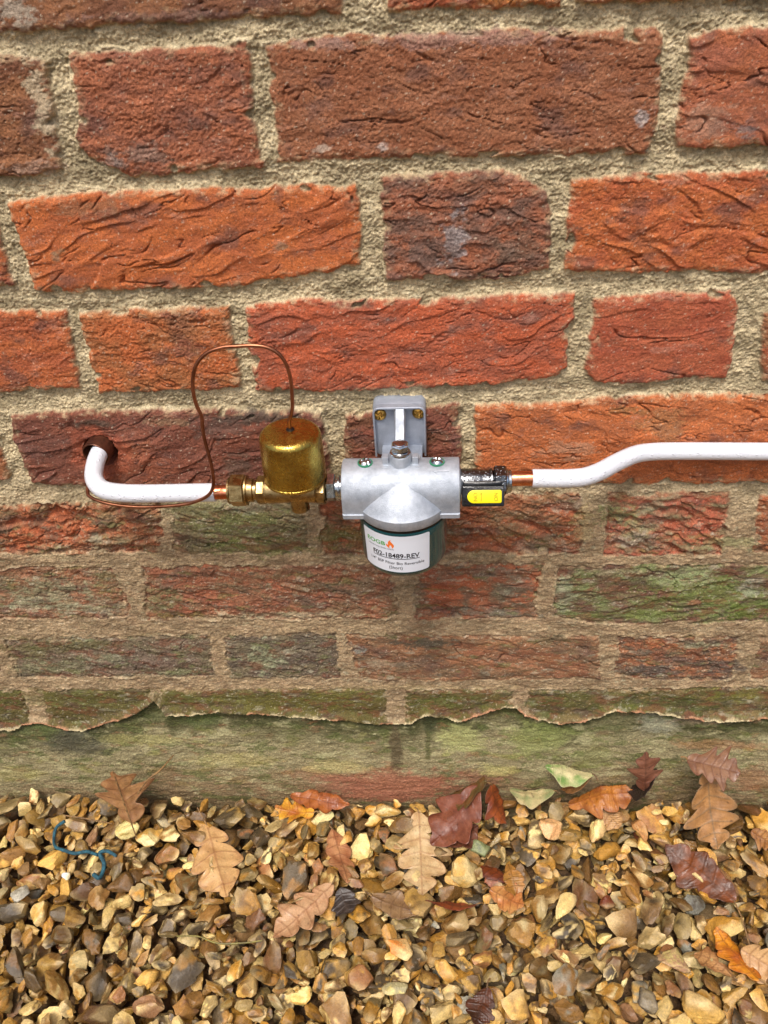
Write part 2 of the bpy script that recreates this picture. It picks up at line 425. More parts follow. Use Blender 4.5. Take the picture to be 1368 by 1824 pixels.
def poly_sd(P, x, z):
    d = np.full(x.shape, 1e9, np.float32); s = np.zeros(x.shape, bool); n = len(P)
    for i in range(n):
        a = P[i]; b = P[(i+1) % n]; ex, ez = b-a
        wx = x-a[0]; wz = z-a[1]; t = np.clip((wx*ex+wz*ez)/(ex*ex+ez*ez), 0, 1)
        d = np.minimum(d, (wx-ex*t)**2+(wz-ez*t)**2)
        c = ((a[1] > z) != (b[1] > z)); xi = (b[0]-a[0])*(z-a[1])/((b[1]-a[1]) if abs(b[1]-a[1]) > 1e-6 else 1e-6)+a[0]
        s ^= (c & (x < xi))
    return np.where(s, 1, -1)*np.sqrt(d)
for bi, (P, c1, c2, fa, sm) in enumerate(polys):
    a = P.min(0)-9; b = P.max(0)+9
    i0, i1 = np.searchsorted(gx, [a[0], b[0]]); j0, j1 = np.searchsorted(gz, [a[1], b[1]])
    if i1-i0 < 2 or j1-j0 < 2: continue
    S = (slice(j0, j1), slice(i0, i1)); x = X[S]; z = Zg[S]
    sd = poly_sd(P, x+wxs[S], z+wzs[S])
    if sm: sd = sd - sm*12*ss(0.0, 0.6, fbm(x/24, z/9, 4, 20+bi))
    sd = sd - 7*ss(.38, .75, pn(x/13+bi*2.3, z/9, 81))*ss(9, 2, sd)
    sd = sd + .9
    m = ss(-0.7, 0.9, sd)
    rb = np.random.RandomState(100+bi); o1, o2, o3, o4 = rb.uniform(0, 200, 4)
    # folded clay surface: overhanging creases, cracks and grain
    wc, wf, w2, wg, ks = rb.uniform(.25, 1.25), rb.uniform(.3, 1.3), rb.choice([.1, .5, 1.3]), rb.uniform(.6, 1.8), rb.uniform(.7, 1.7); th = rb.uniform(-.38, .38); xr = x*math.cos(th)+z*math.sin(th); zr = -x*math.sin(th)+z*math.cos(th)
    qx = (xr+9*fbm(x/38+o1, z/26, 2, 2))/ks; qz = (zr+7*fbm(x/42+o2, z/22, 2, 5))/(.5+.5*ks)
    big = fbm(qx/30+o1, qz/13+o2, 3, 7)
    t1 = -qz/19.0+2.0*fbm(qx/60+o3, qz/22, 3, 9, .4); sw = t1-np.floor(t1)
    sw = sw**1.6*ss(1.0, 0.94, sw)
    am = ss(-0.35, 0.45, fbm(qx/26+o4, qz/10, 2, 4))
    t2 = -qz/5.5+1.8*fbm(qx/20+o2, qz/8, 3, 6); sw2 = (t2-np.floor(t2)); sw2 = sw2*ss(1.0, 0.88, sw2)
    am2 = ss(0.0, 0.5, fbm(qx/18+o3, qz/9, 2, 8))
    cr = np.abs(fbm(qx/52+o4, qz/15, 3, 3, .4)); gate = ss(-0.05, 0.25, fbm(x/44+o1, z/24, 2, 13))
    crack = np.exp(-(cr/0.017)**2)*gate
    cr2 = np.abs(fbm(qx/26+o1, qz/9+o3, 3, 10)); crack2 = np.exp(-(cr2/0.022)**2)*ss(0.1, 0.4, fbm(x/30+o2, z/15, 2, 16))
    pit = ss(0.46, 0.66, fbm(x/3.2+o1, z/2.6, 2, 19))*ss(-.2, .5, fbm(x/26+o3, z/18, 2, 83))+.8*ss(.62, .74, fbm(x/7+o4, z/6, 2, 84))
    tilt = rb.uniform(-1, 1)*(x-P[:, 0].mean())/110*1.0 + rb.uniform(-.7, .7)
    loB = low[S]
    h = tilt+1.2*big*(1+.6*loB)+fa*(1.8*wf*sw*am+0.6*w2*sw2*am2)-3.2*wc*(.4+.6*fa)*crack-fa*1.6*w2*crack2-1.2*wg*pit+0.42*wg*fine[S]+0.45*wg*med[S]*(1+loB)
    h = h-0.9*fa+0.3
    # spalled faces low down
    spall = ss(0.05, 0.28, fbm(qx/30+o3, qz/13, 3, 22))*loB*ss(1.0, 1.6, np.array(fa))
    h = h-2.6*spall
    h = h-1.2*ss(3.5, 0, sd)                                       # worn arrises
    kk = ss(-0.35, 0.35, fbm(x/26+o1, z/13+o2, 4, 24)+.25*nm2[S])[..., None]
    cc = bt(c1)*(1-kk)+bt(c2)*kk
    sk = (ss(.08, .42, fbm(x/34+o4, z/22+o1, 4, 85, .62))*.6)[..., None]; cc = cc*(1-sk)+s2l((100, 72, 64))*sk
    v = (1+0.20*fbm(x/9+o3, z/5, 3, 27)+0.24*fine[S])[..., None]; cc = cc*v
    if spall.max() > 0: cc = cc*(1-.6*spall[..., None])+.6*spall[..., None]*s2l((170, 92, 62))
    # lime and mortar smears along the edges, pale specks
    e = (ss(6.5, 0.3, sd)*ss(-0.1, 0.4, fbm(x/9+o2, z/5, 4, 29, .65))*.8)[..., None]
    cc = cc*(1-e)+s2l((186, 160, 124))*e
    sp = (ss(0.5, 0.68, fbm(x/5+o1, z/4, 3, 31))*.5)[..., None]
    cc = cc*(1-sp)+s2l((186, 165, 150))*sp
    up = m > MASK[S]
    mm = m[..., None]
    COL[S] = np.where(up[..., None], COL[S]*(1-mm)+cc*mm, COL[S])
    Hb[S] = np.where(up, h, Hb[S]); MASK[S] = np.maximum(MASK[S], m); SD[S] = np.maximum(SD[S], sd)
H = Hm*(1-MASK)+Hb*MASK
# mortar squeezed proud in a thin ragged lip along brick edges
lip = np.exp(-((SD+0.9)/0.9)**2)*ss(0.0, 0.5, fbm(X/22, Zg/12, 3, 33))
H = H+lip*1.9*(1-.4*low); lp = (lip*.6)[..., None]*(1-.5*low[..., None]); COL = COL*(1-lp)+s2l((224, 208, 170))*lp
# stains, lichen and efflorescence with traced positions (photo pixels): x, y, rx, ry, colour, strength
ST = [
 (30,20,55,40,(176,165,155),.8),(75,190,26,110,(186,172,150),.75),(60,300,60,18,(170,140,130),.5),(300,30,220,16,(120,95,95),.4),
 (255,275,80,28,(112,96,90),.6),(200,285,30,18,(150,140,140),.5),(800,70,260,22,(150,110,105),.55),(560,80,90,16,(150,120,115),.5),(1140,215,16,26,(170,165,170),.7),
 (575,265,22,12,(200,185,175),.6),(680,262,12,12,(200,190,190),.7),(1250,215,70,45,(170,130,115),.5),(1330,230,30,20,(120,115,120),.6),
 (810,430,32,60,(150,140,145),.85),(765,450,80,45,(100,78,74),.6),(920,440,60,50,(96,76,66),.6),(850,330,110,18,(170,90,62),.4),
 (105,450,18,12,(150,130,105),.5),(150,370,90,20,(150,110,85),.4),(500,440,14,10,(120,110,90),.6),
 (330,590,90,40,(150,86,56),.4),(100,460,14,14,(140,130,110),.5),
 (470,745,120,14,(78,66,60),.8),(390,760,60,30,(92,68,62),.6),(165,755,45,10,(84,74,66),.7),(300,750,60,10,(150,130,105),.4),(430,830,40,30,(84,70,60),.5),
 (95,800,60,40,(96,50,42),.5),(250,830,70,35,(150,72,50),.6),(230,800,40,25,(168,88,62),.5),
 (740,760,90,40,(116,60,50),.4),(1010,800,70,22,(190,160,140),.35),(1180,760,60,50,(170,120,80),.35),(1120,730,60,12,(120,95,60),.5),(900,780,30,30,(205,100,50),.4),
 (420,930,110,40,(104,112,66),.6),(470,975,120,22,(96,106,54),.65),(350,905,80,25,(120,118,84),.6),(440,905,60,16,(160,160,140),.45),
 (120,930,70,32,(184,84,52),.8),(60,960,80,22,(180,78,46),.7),(200,965,70,20,(122,112,88),.6),(100,985,60,16,(170,158,128),.4),(210,925,50,25,(150,120,90),.4),
 (30,980,50,12,(184,84,54),.5),(235,900,90,18,(120,108,80),.5),
 (530,950,40,40,(100,92,68),.5),(640,960,60,28,(98,100,56),.5),(585,960,30,25,(90,100,52),.5),(900,900,80,25,(170,84,52),.4),(960,975,80,14,(170,145,130),.5),(1010,900,40,25,(140,130,120),.5),
 (870,960,60,20,(170,84,50),.5),(1100,920,40,28,(132,140,96),.7),(1160,905,60,14,(130,130,110),.6),(1130,965,60,20,(170,155,145),.6),(1250,930,46,46,(186,82,60),.8),(1210,960,40,14,(186,86,62),.6),
 (1290,970,80,14,(140,146,104),.5),(1040,940,30,40,(168,150,112),.5),
 (90,1060,110,40,(136,142,116),.55),(60,1080,80,16,(160,164,140),.5),(170,1080,70,18,(160,160,138),.5),(30,1020,60,14,(146,84,62),.6),(140,1065,25,14,(150,76,54),.6),(190,1040,30,30,(106,112,78),.5),
 (290,1070,50,25,(110,118,84),.6),(330,1040,50,20,(160,78,56),.6),(430,1070,90,20,(160,84,62),.5),(520,1095,180,8,(186,176,150),.5),(640,1050,70,30,(100,88,76),.5),(310,1095,60,8,(120,114,60),.5),
 (860,1020,60,20,(100,96,88),.6),(920,1045,40,30,(96,92,82),.6),(800,1060,40,30,(172,78,48),.6),(870,1095,110,10,(112,108,100),.6),(770,1040,20,40,(170,76,50),.5),
 (1250,1060,160,44,(108,122,66),.7),(1330,1090,60,20,(92,112,44),.7),(1150,1095,120,14,(110,122,66),.6),(1008,1060,22,46,(150,156,128),.7),(1220,1030,80,22,(166,176,136),.5),(1100,1050,70,40,(100,62,50),.5),(1235,1075,16,12,(140,82,60),.8),(1350,1030,40,14,(120,80,70),.6),(1090,1020,90,8,(168,160,130),.5),(1340,1050,30,20,(160,164,150),.5),
 (60,1155,70,22,(106,102,66),.6),(140,1150,70,14,(104,98,66),.6),(90,1190,90,16,(130,132,104),.5),(270,1175,110,24,(108,86,80),.6),(330,1200,90,8,(116,122,90),.6),(200,1175,60,14,(128,132,108),.5),
 (470,1170,50,30,(146,154,126),.6),(555,1165,50,34,(96,82,76),.6),(640,1160,16,12,(130,140,140),.6),(760,1145,70,14,(76,74,66),.8),(740,1180,80,16,(90,78,74),.5),(690,1185,60,10,(176,160,140),.5),
 (900,1170,120,26,(166,92,66),.5),(1000,1190,70,16,(160,86,64),.4),(980,1140,60,10,(104,104,80),.5),(1170,1195,76,14,(84,76,74),.8),(1290,1190,40,24,(82,74,72),.8),(1150,1150,60,16,(178,88,56),.6),(1250,1150,60,10,(120,124,100),.6),(1200,1165,40,8,(112,112,90),.5),
 (120,1245,420,20,(92,94,46),.5),(500,1250,200,22,(98,96,44),.6),(620,1240,80,16,(110,108,50),.4),(800,1250,80,20,(82,90,40),.6),(1010,1248,90,18,(80,84,42),.7),(1200,1255,120,20,(70,80,38),.6),(1300,1240,80,16,(124,124,56),.5),(1080,1238,30,10,(120,90,60),.5),(1130,1262,60,8,(100,106,42),.5),
 (340,1228,60,8,(170,140,110),.4),(700,1225,300,6,(180,156,120),.35),
]
ms = FPX/ (CAMD*math.cos(PITCH))
for i, (px, py, rx, ry, c, st) in enumerate(ST):
    a = W(px, py); b = W(px+rx, py); d = W(px, py+ry)
    RX = abs(b[0]-a[0]); RZ = abs(d[2]-a[2])
    i0, i1 = np.searchsorted(gx, [a[0]-RX*1.7, a[0]+RX*1.7]); j0, j1 = np.searchsorted(gz, [a[2]-RZ*1.7, a[2]+RZ*1.7])
    if i1-i0 < 2 or j1-j0 < 2: continue
    S = (slice(j0, j1), slice(i0, i1)); x = X[S]; z = Zg[S]
    d = np.sqrt(((x-a[0])/RX)**2+((z-a[2])/RZ)**2)
    nn = fbm(x/14+i*3.1, z/8, 3, 41)+.7*fbm(x/4+i, z/2.4, 3, 43)
    k = (ss(-0.12, 0.3, 0.72-d+.85*nn)*ss(1.7, 1.2, d)*st)[..., None]
    v = (1+.25*fine[S])[..., None]
    cs_ = bt(c)
    COL[S] = COL[S]*(1-k)+cs_*v*k
# general green-grey lichen speckle on the lower courses
lk = (low*ss(0.12, 0.42, fbm(X/7, Zg/3.6, 5, 47, .65)+.35*fbm(X/60, Zg/30, 2, 48)-.12)*.45)[..., None]
COL = COL*(1-lk)+s2l((156, 158, 130))*lk
lk2 = (low*ss(0.0, 0.5, fbm(X/9, Zg/4.5, 5, 49, .65))*.35)[..., None]
COL = COL*(1-lk2)+s2l((96, 86, 66))*lk2
isP_ = 0
gf = (ss(.42, .62, fbm(X/2.2, Zg/1.9, 2, 90))*.55)[..., None]; COL = COL*(1-gf)+s2l((214, 198, 172))*gf
gd_ = (ss(.5, .68, fbm(X/2.6, Zg/2.2, 2, 92))*.6)[..., None]; COL = COL*(1-gd_)+s2l((84, 66, 52))*gd_
ef = (ss(.18, .5, fbm(X/26, Zg/12, 5, 94, .7))*MASK*(1-low)*.3)[..., None]; COL = COL*(1-ef)+s2l((190, 150, 130))*ef
lo3 = low*(.3+.7*MASK)
for sd_, sx_, sz_, a0_, a1_, wt_, cc_ in ((95, 24, 10, .08, .22, .55, (112, 66, 46)), (96, 22, 8, .22, .36, .45, (168, 162, 138)), (97, 30, 12, .14, .28, .5, (82, 72, 58)), (98, 26, 9, .18, .36, .45, (104, 112, 62)), (99, 7, 3, .34, .46, .5, (190, 184, 162))):
    kq = (lo3*ss(a0_, a1_, fbm(X/sx_, Zg/sz_, 5, sd_, .68))*wt_)[..., None]; COL = COL*(1-kq)+s2l(cc_)*kq
# hole drilled for the pipe, with a chipped rim
HX, HZ = -249.0, -267.0
dh = np.sqrt((X-HX)**2+(Zg-HZ)**2)+0.8*pn(X/6, Zg/6, 51)
chip = ss(26, 13, dh+5*pn(X/14, Zg/14, 52))
H = H-2.2*chip*(1+.5*pn(X/7, Zg/5, 53))
kc = (ss(27, 14, dh+9*pn(X/12, Zg/12, 54))*.55)[..., None]; COL = COL*(1-kc)+s2l((168, 88, 60))*kc
H = np.where(dh < 12.8, -55.0, H)
# gouge on the left brick in the sixth course
ga = W(112, 925); gd = np.sqrt(((X-ga[0])/30)**2+((Zg-ga[2])/13)**2)+.35*fbm(X/9, Zg/5, 3, 55)
H = H-4.0*ss(1.15, .55, gd)
# plinth: a bull-nosed fillet of render below a broken pale lip
PL = [(-400,1296),(0,1298),(30,1295),(44,1286),(77,1285),(110,1292),(148,1297),(178,1288),(235,1273),(258,1258),(276,1244),(285,1256),(296,1268),(323,1270),(380,1265),(460,1267),(497,1269),(551,1275),(601,1278),(655,1285),(732,1286),(753,1271),(776,1271),(820,1281),(860,1268),(900,1254),(920,1257),(934,1272),(968,1281),(1003,1285),(1037,1281),(1064,1274),(1088,1264),(1140,1264),(1184,1270),(1242,1277),(1276,1281),(1368,1277),(1800,1280)]
pw = np.array([W(a, b)[[0, 2]] for a, b in PL])
zl = np.interp(gx, pw[:, 0], pw[:, 1])[None, :] + 1.5*pn(X/8, Zg*0+3, 57)+.9*pn(X/3.1, Zg*0+7, 58)
dpl = zl-Zg                                                 # >0 below the lip, mm
isP = dpl > 0
n_lip = pn(X/7, Zg/5, 72)
lipw = ss(-9, -1, dpl)*(dpl <= 0)
H = H*(1-.6*lipw)+lipw*(4.0+1.3*pn(X/9, Zg/9, 59)+0.6*fine)
ragged = (dpl <= 0)*ss(np.minimum(-3.6-2.6*pn(X/12, Zg*0, 60)-1.6*pn(X/3.5, Zg/3, 70), -1.0), -.5, dpl)*ss(-.3, .1, pn(X/30, Zg*0+1, 61)+.3+.5*n_lip)
c_l = np.where((pn(X/30, Zg*0+5, 62) > .12)[..., None], s2l((206, 152, 116)), s2l((222, 204, 160)))
COL = COL*(1-ragged[..., None])+c_l*ragged[..., None]
t = np.clip(dpl/110, 0, 1)
ts = np.clip((-561+1.5*pn(X/90, Zg*0+2, 56)-Zg)/110, 0, 1)
hp = -3.5+16.5*(1-(1-ts)**1.6)+1.6*fbm(X/40, Zg/16, 3, 63)+.9*fbm(X/18, Zg/5, 5, 64, .6)+.8*med+.6*fine
hp = hp-4.5*ss(9, 0, dpl)
H = np.where(isP, hp, H)
# plinth colouring: moss and painted-in shade under the lip, olive-buff belly, reddish foot
n1 = fbm(X/30, Zg/12, 4, 65); n2 = .6*fbm(X/26, Zg/6, 5, 66)+.3*fbm(X/40, Zg/2.6, 3, 69); n3 = fbm(X/6, Zg/4, 3, 67)
base = s2l((150, 140, 104)); C = np.ones_like(COL)*base
k = ss(-.3, .4, n2)[..., None]; C = C*(1-k)+s2l((122, 112, 82))*k
k = (ss(.1, .5, n1)*.7)[..., None]; C = C*(1-k)+s2l((126, 124, 66))*k
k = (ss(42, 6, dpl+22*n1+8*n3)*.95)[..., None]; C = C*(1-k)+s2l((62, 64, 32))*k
k = (ss(66, 96, dpl+18*n1)*.55)[..., None]; C = C*(1-k)+s2l((122, 92, 64))*k
k = (ss(.3, .55, n3+.4*n1)*.45)[..., None]; C = C*(1-k)+s2l((82, 74, 54))*k
k = (ss(.32, .5, fbm(X/14, Zg/5, 5, 68, .6))*.45)[..., None]; C = C*(1-k)+s2l((190, 176, 130))*k
for sd_, sx_, sz_, a0_, a1_, wt_, cc_ in ((101, 30, 12, .06, .26, .65, (84, 92, 46)), (102, 34, 12, .1, .3, .5, (172, 166, 124)), (103, 26, 14, .24, .4, .45, (78, 74, 52)), (104, 14, 8, .3, .44, .35, (190, 180, 146)), (105, 30, 10, .2, .4, .35, (146, 98, 70))):
    kq = (ss(a0_, a1_, fbm(X/sx_, Zg/sz_, 5, sd_, .66))*wt_)[..., None]; C = C*(1-kq)+s2l(cc_)*kq
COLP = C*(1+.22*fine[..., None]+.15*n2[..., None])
PS = [(690,1400,200,40,(150,92,70),.8),(560,1385,80,20,(146,102,76),.45),(860,1385,70,22,(146,98,76),.55),(705,1345,18,46,(84,72,50),.85),(706,1295,14,14,(50,52,30),.9),(765,1300,22,36,(52,58,32),.9),(762,1340,9,30,(84,84,48),.8),
 (130,1335,90,28,(70,68,56),.7),(60,1315,50,20,(80,90,50),.5),(270,1290,60,28,(64,72,34),.7),(350,1300,60,20,(70,84,42),.6),(480,1290,60,18,(70,78,46),.6),(500,1325,80,18,(96,92,60),.5),
 (600,1370,90,16,(180,168,112),.6),(420,1360,120,16,(170,158,100),.4),(250,1330,120,12,(150,146,82),.4),(820,1330,60,30,(170,172,110),.6),(960,1330,90,40,(130,138,78),.6),(880,1375,50,14,(184,180,110),.5),
 (1100,1310,60,40,(110,106,74),.5),(1180,1310,60,22,(150,150,130),.5),(1260,1300,110,18,(160,140,112),.5),(1280,1340,120,12,(158,112,78),.5),(1340,1390,60,34,(146,96,68),.5),(1060,1355,50,30,(112,118,66),.5),(1330,1290,60,12,(92,84,60),.6),
 (920,1270,30,16,(56,62,38),.8),(845,1285,50,12,(60,68,38),.8),(1040,1295,80,8,(62,74,36),.8),(30,1380,80,18,(150,140,84),.4),(540,1400,60,14,(120,110,80),.4),(1010,1385,30,18,(130,100,70),.4)]
for i, (px, py, rx, ry, c, st) in enumerate(PS):
    a = W(px, py, -12); b = W(px+rx, py, -12); d = W(px, py+ry, -12); RX = abs(b[0]-a[0]); RZ = abs(d[2]-a[2])
    d = np.sqrt(((X-a[0])/RX)**2+((Zg-a[2])/RZ)**2)
    k = (ss(-0.15, 0.35, 0.72-d+.45*n1+.35*n3)*ss(1.8, 1.2, d)*st)[..., None]
    COLP = COLP*(1-k)+s2l(c)*(1+.2*fine[..., None])*k
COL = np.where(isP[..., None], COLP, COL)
COL = np.clip(COL*np.where(isP, 1.16, 1.26)[..., None], 0.004, 0.85)
Hs_top = H
VW = np.stack([X, -H, Zg], -1).reshape(-1, 3); CW = COL.reshape(-1, 3)
idx = np.arange(nx*nz).reshape(nz, nx)
Q = np.stack([idx[:-1, :-1], idx[:-1, 1:], idx[1:, 1:], idx[1:, :-1]], -1).reshape(-1, 4)
pf = isP.reshape(-1)[Q[:, 0]] & isP.reshape(-1)[Q[:, 1]] & isP.reshape(-1)[Q[:, 2]] & isP.reshape(-1)[Q[:, 3]]
wall = thing('brick_wall', (0, 0, -Z0), 'weathered red brick wall with sandy mortar joints and a mossy rendered foot', 'wall')
def sub(name, faces, mat):
    used = np.zeros(len(VW), bool); used[faces.ravel()] = True; mp = np.cumsum(used)-1
    return build(name, VW[used], mp[faces], mat, wall, False, CW[used])
sub('brickwork', Q[~pf], M_wall)
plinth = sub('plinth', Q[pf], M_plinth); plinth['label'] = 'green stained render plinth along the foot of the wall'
# body of the wall behind the relief
b = MB(); x0, x1, z0, z1 = float(gx[0]), float(gx[-1]), float(gz[0]), float(gz[-1])
b.poly([(x0+1, z0+1), (x1-1, z0+1), (x1-1, z1-1), (x0+1, z1-1)], 0, 1, lambda a, c, d: (a, 62+150*d, c))
b.v = list(b.v); b.build('wall_core', M_wall, wall, False)
sk = MB()
for (xa, za, xb, zb_) in ((x0, z0, x0, z1), (x1, z0, x1, z1), (x0, z1, x1, z1)):
    sk.add([(xa, 4, za), (xb, 4, zb_), (xb, 212, zb_), (xa, 212, za)], [(0, 1, 2, 3)])
sk.build('wall_end', M_wall, wall, False)
for nme in ('wall_core', 'wall_end'):
    me = bpy.data.objects[nme].data; a = me.color_attributes.new('col', 'FLOAT_COLOR', 'POINT')
    a.data.foreach_set('color', np.tile(np.array([*s2l((150, 120, 85)), 1], np.float32), len(me.vertices)))

# ------------------------------------------------------------------ ground and gravel
FLOOR = -706.0
gmb = MB(); gmb.add([(-30000, -30000, FLOOR), (30000, -30000, FLOOR), (30000, 200, FLOOR), (-30000, 200, FLOOR)], [(0, 1, 2, 3)])
g = gmb.build('ground', M_soil, None, False); setp(g, 'dark wet soil under the gravel', None, None, 'structure')
def ico(sub_):
    import bmesh
    bm = bmesh.new(); bmesh.ops.create_icosphere(bm, subdivisions=sub_, radius=1.0)
    V = np.array([v.co[:] for v in bm.verts]); F = np.array([[v.index for v in f.verts] for f in bm.faces]); bm.free(); return V, F
IC3, IC2 = ico(4), ico(3)
IC1 = ico(2)
STRAD = [None]
def stone_shape(rng, D, size, flat=None, sharp=None):
    n = rng.randint(9, 16); N = rng.normal(size=(n, 3)); N /= np.linalg.norm(N, axis=1)[:, None]
    d = rng.uniform(.5, .95, n); dots = D@N.T
    r = np.where(dots > 0.08, d/np.maximum(dots, .08), 9.0)
    p = sharp if sharp else rng.choice([35, 60, 90])
    r = (np.sum(np.minimum(1/r, 2.4)**p, axis=1)+1.0*(1/1.6)**p)**(-1.0/p)
    ph = rng.uniform(0, 6.28, (6, 3)); k = rng.normal(size=(6, 3))
    for i in range(6):
        f = 2.2+i*1.7; r = r*(1+0.028/(1+i*.35)*np.sin(f*(D@k[i])+ph[i, 0]))
    for q in range(rng.randint(0, 3)):
        a_ = rng.normal(size=3); a_ /= np.linalg.norm(a_); w_ = rng.uniform(.55, .8); r = r*(1-rng.uniform(.1, .28)*ss(w_, 1.0, D@a_))
    r = r*(1+.02*np.sin(19*(D@k[0]))*np.sin(17*(D@k[1]))+.012*np.sin(31*(D@k[2]))*np.sin(29*(D@k[3])))
    sc3 = np.array([1.0, rng.uniform(.5, .95), rng.uniform(.3, .72) if flat is None else flat])
    V = D*r[:, None]*sc3; V /= np.abs(V).max()
    STRAD[0] = r
    return V*size
PAL = [((212,168,92),5),((186,138,70),5),((150,110,62),5),((224,194,130),4),((124,96,64),4),((104,88,66),3),((156,108,70),2),((156,134,92),3),((88,76,60),2),((228,204,150),2),((190,140,62),4),((134,98,52),4),((140,104,76),1),((142,140,130),.5),((160,92,62),.15)]
pc = np.array([s2l(c) for c, _ in PAL]); pw_ = np.array([w_ for _, w_ in PAL], float); pw_ /= pw_.sum()
def stone_color(rng, D, c1=None, c2=None):
    i, j = rng.choice(len(pc), 2, p=pw_)
    a = pc[i] if c1 is None else s2l(c1); b_ = pc[j] if c2 is None else s2l(c2)
    f = 0
    for q in range(5):
        f = f+np.sin((1.4+q*1.5)*(D@rng.normal(size=3))+rng.uniform(0, 6.3))/(1+.5*q)
    k = ss(-.2+rng.uniform(-.6, 1.2), .7+rng.uniform(-.2, 1.2), f)[:, None]
    rim = ss(np.percentile(STRAD[0], 72), np.percentile(STRAD[0], 97), STRAD[0])[:, None]*rng.choice([0, .25, .5, .7])
    f2 = np.sin(9*(D@rng.normal(size=3))+3)*np.sin(8*(D@rng.normal(size=3)))*np.sin(7*(D@rng.normal(size=3)))
    return np.clip(((a*(1-k)+b_*k)*(1-rim)+rim*s2l((228, 200, 148)))*(1+.3*f2)[:, None]*rng.uniform(.42, 1.3)*np.array([.97, .96, .86]), .01, .85)
def rot_rand(rng, tilt=.5):
    a = rng.uniform(0, 6.283); t, s = rng.normal(0, tilt), rng.normal(0, tilt)
    Rz = np.array([[math.cos(a), -math.sin(a), 0], [math.sin(a), math.cos(a), 0], [0, 0, 1]])
    Rx = np.array([[1, 0, 0], [0, math.cos(t), -math.sin(t)], [0, math.sin(t), math.cos(t)]])
    Ry = np.array([[math.cos(s), 0, math.sin(s)], [0, 1, 0], [-math.sin(s), 0, math.cos(s)]])
    return Ry@Rx@Rz
# height map of the settled bed (2 mm cells)
CS = 2.0; X0g, X1g, Y0g, Y1g = -900.0, 850.0, -760.0, 0.0
HX_, HY_ = int((X1g-X0g)/CS)+1, int((Y1g-Y0g)/CS)+1
HM = np.full((HY_, HX_), FLOOR)
# wall foot blocks the bed
zi = np.searchsorted(gz, -668); xs_ = np.interp(X0g+CS*np.arange(HX_), gx, Hs_top[zi, :])
for i in range(HX_):
    jw = int((-xs_[i]-1.5-Y0g)/CS); HM[jw:, i] = 9999
rng = np.random.RandomState(21)
def drop(V, x, y):
    i = ((V[:, 0]+x-X0g)/CS+.5).astype(int); j = ((V[:, 1]+y-Y0g)/CS+.5).astype(int)
    if i.min() < 0 or j.min() < 0 or i.max() >= HX_ or j.max() >= HY_: return None
    lo = V[:, 2] < 0.0
    z = (HM[j[lo], i[lo]]-V[lo, 2]).max()
    return z, i, j
def settle(V, z, i, j): np.maximum.at(HM, (j, i), z+V[:, 2])
LIM = -671.0
stones = []
def heap(x, y): return LIM + np.interp(x, [-500,-420,-340,-100,20,70,180,320],[9,13,8,5,9,16,15,19])*math.exp(-((y+16)/24.0)**2)*(0.8+.2*math.sin(x/17.0)) + 2.0*math.sin(x/60+y/45)
def fill(n, sizes, region, tries, far=False, limoff=0.0):
    for q in range(n):
        D, F = (IC1 if far else IC2)
        size = rng.choice(sizes)*rng.uniform(.85, 1.15); V = stone_shape(rng, D, size)@rot_rand(rng, .38).T
        best = None
        for k_ in range(tries):
            x = rng.uniform(region[0], region[1]); y = rng.uniform(region[2], region[3]); r_ = drop(V, x, y)
            if r_ is None or r_[0] > heap(x, y)+limoff: continue
            sc_ = r_[0]
            if best is None or sc_ < best[0]: best = (sc_, x, y, r_)
        if best is None: continue
        z, i, j = best[3]; settle(V, z, i, j)
        stones.append((V+np.array([best[1], best[2], z]), F, stone_color(rng, D)))
SEE = (-480, 400, -300, -18)
fill(1700, [8, 10, 12], SEE, 5, False, -12)
fill(1900, [9.5, 11, 12.5, 14, 16.5], SEE, 7)
fill(1300, [7, 8.5, 10], SEE, 9, False, -1.5)
fill(900, [4.5, 6], SEE, 8, True, -3)
fill(1500, [10, 12, 14], (-900, 850, -760, -18), 4, True, -4)
fill(2600, [10, 12, 14], (-900, 850, -760, -18), 5, True)
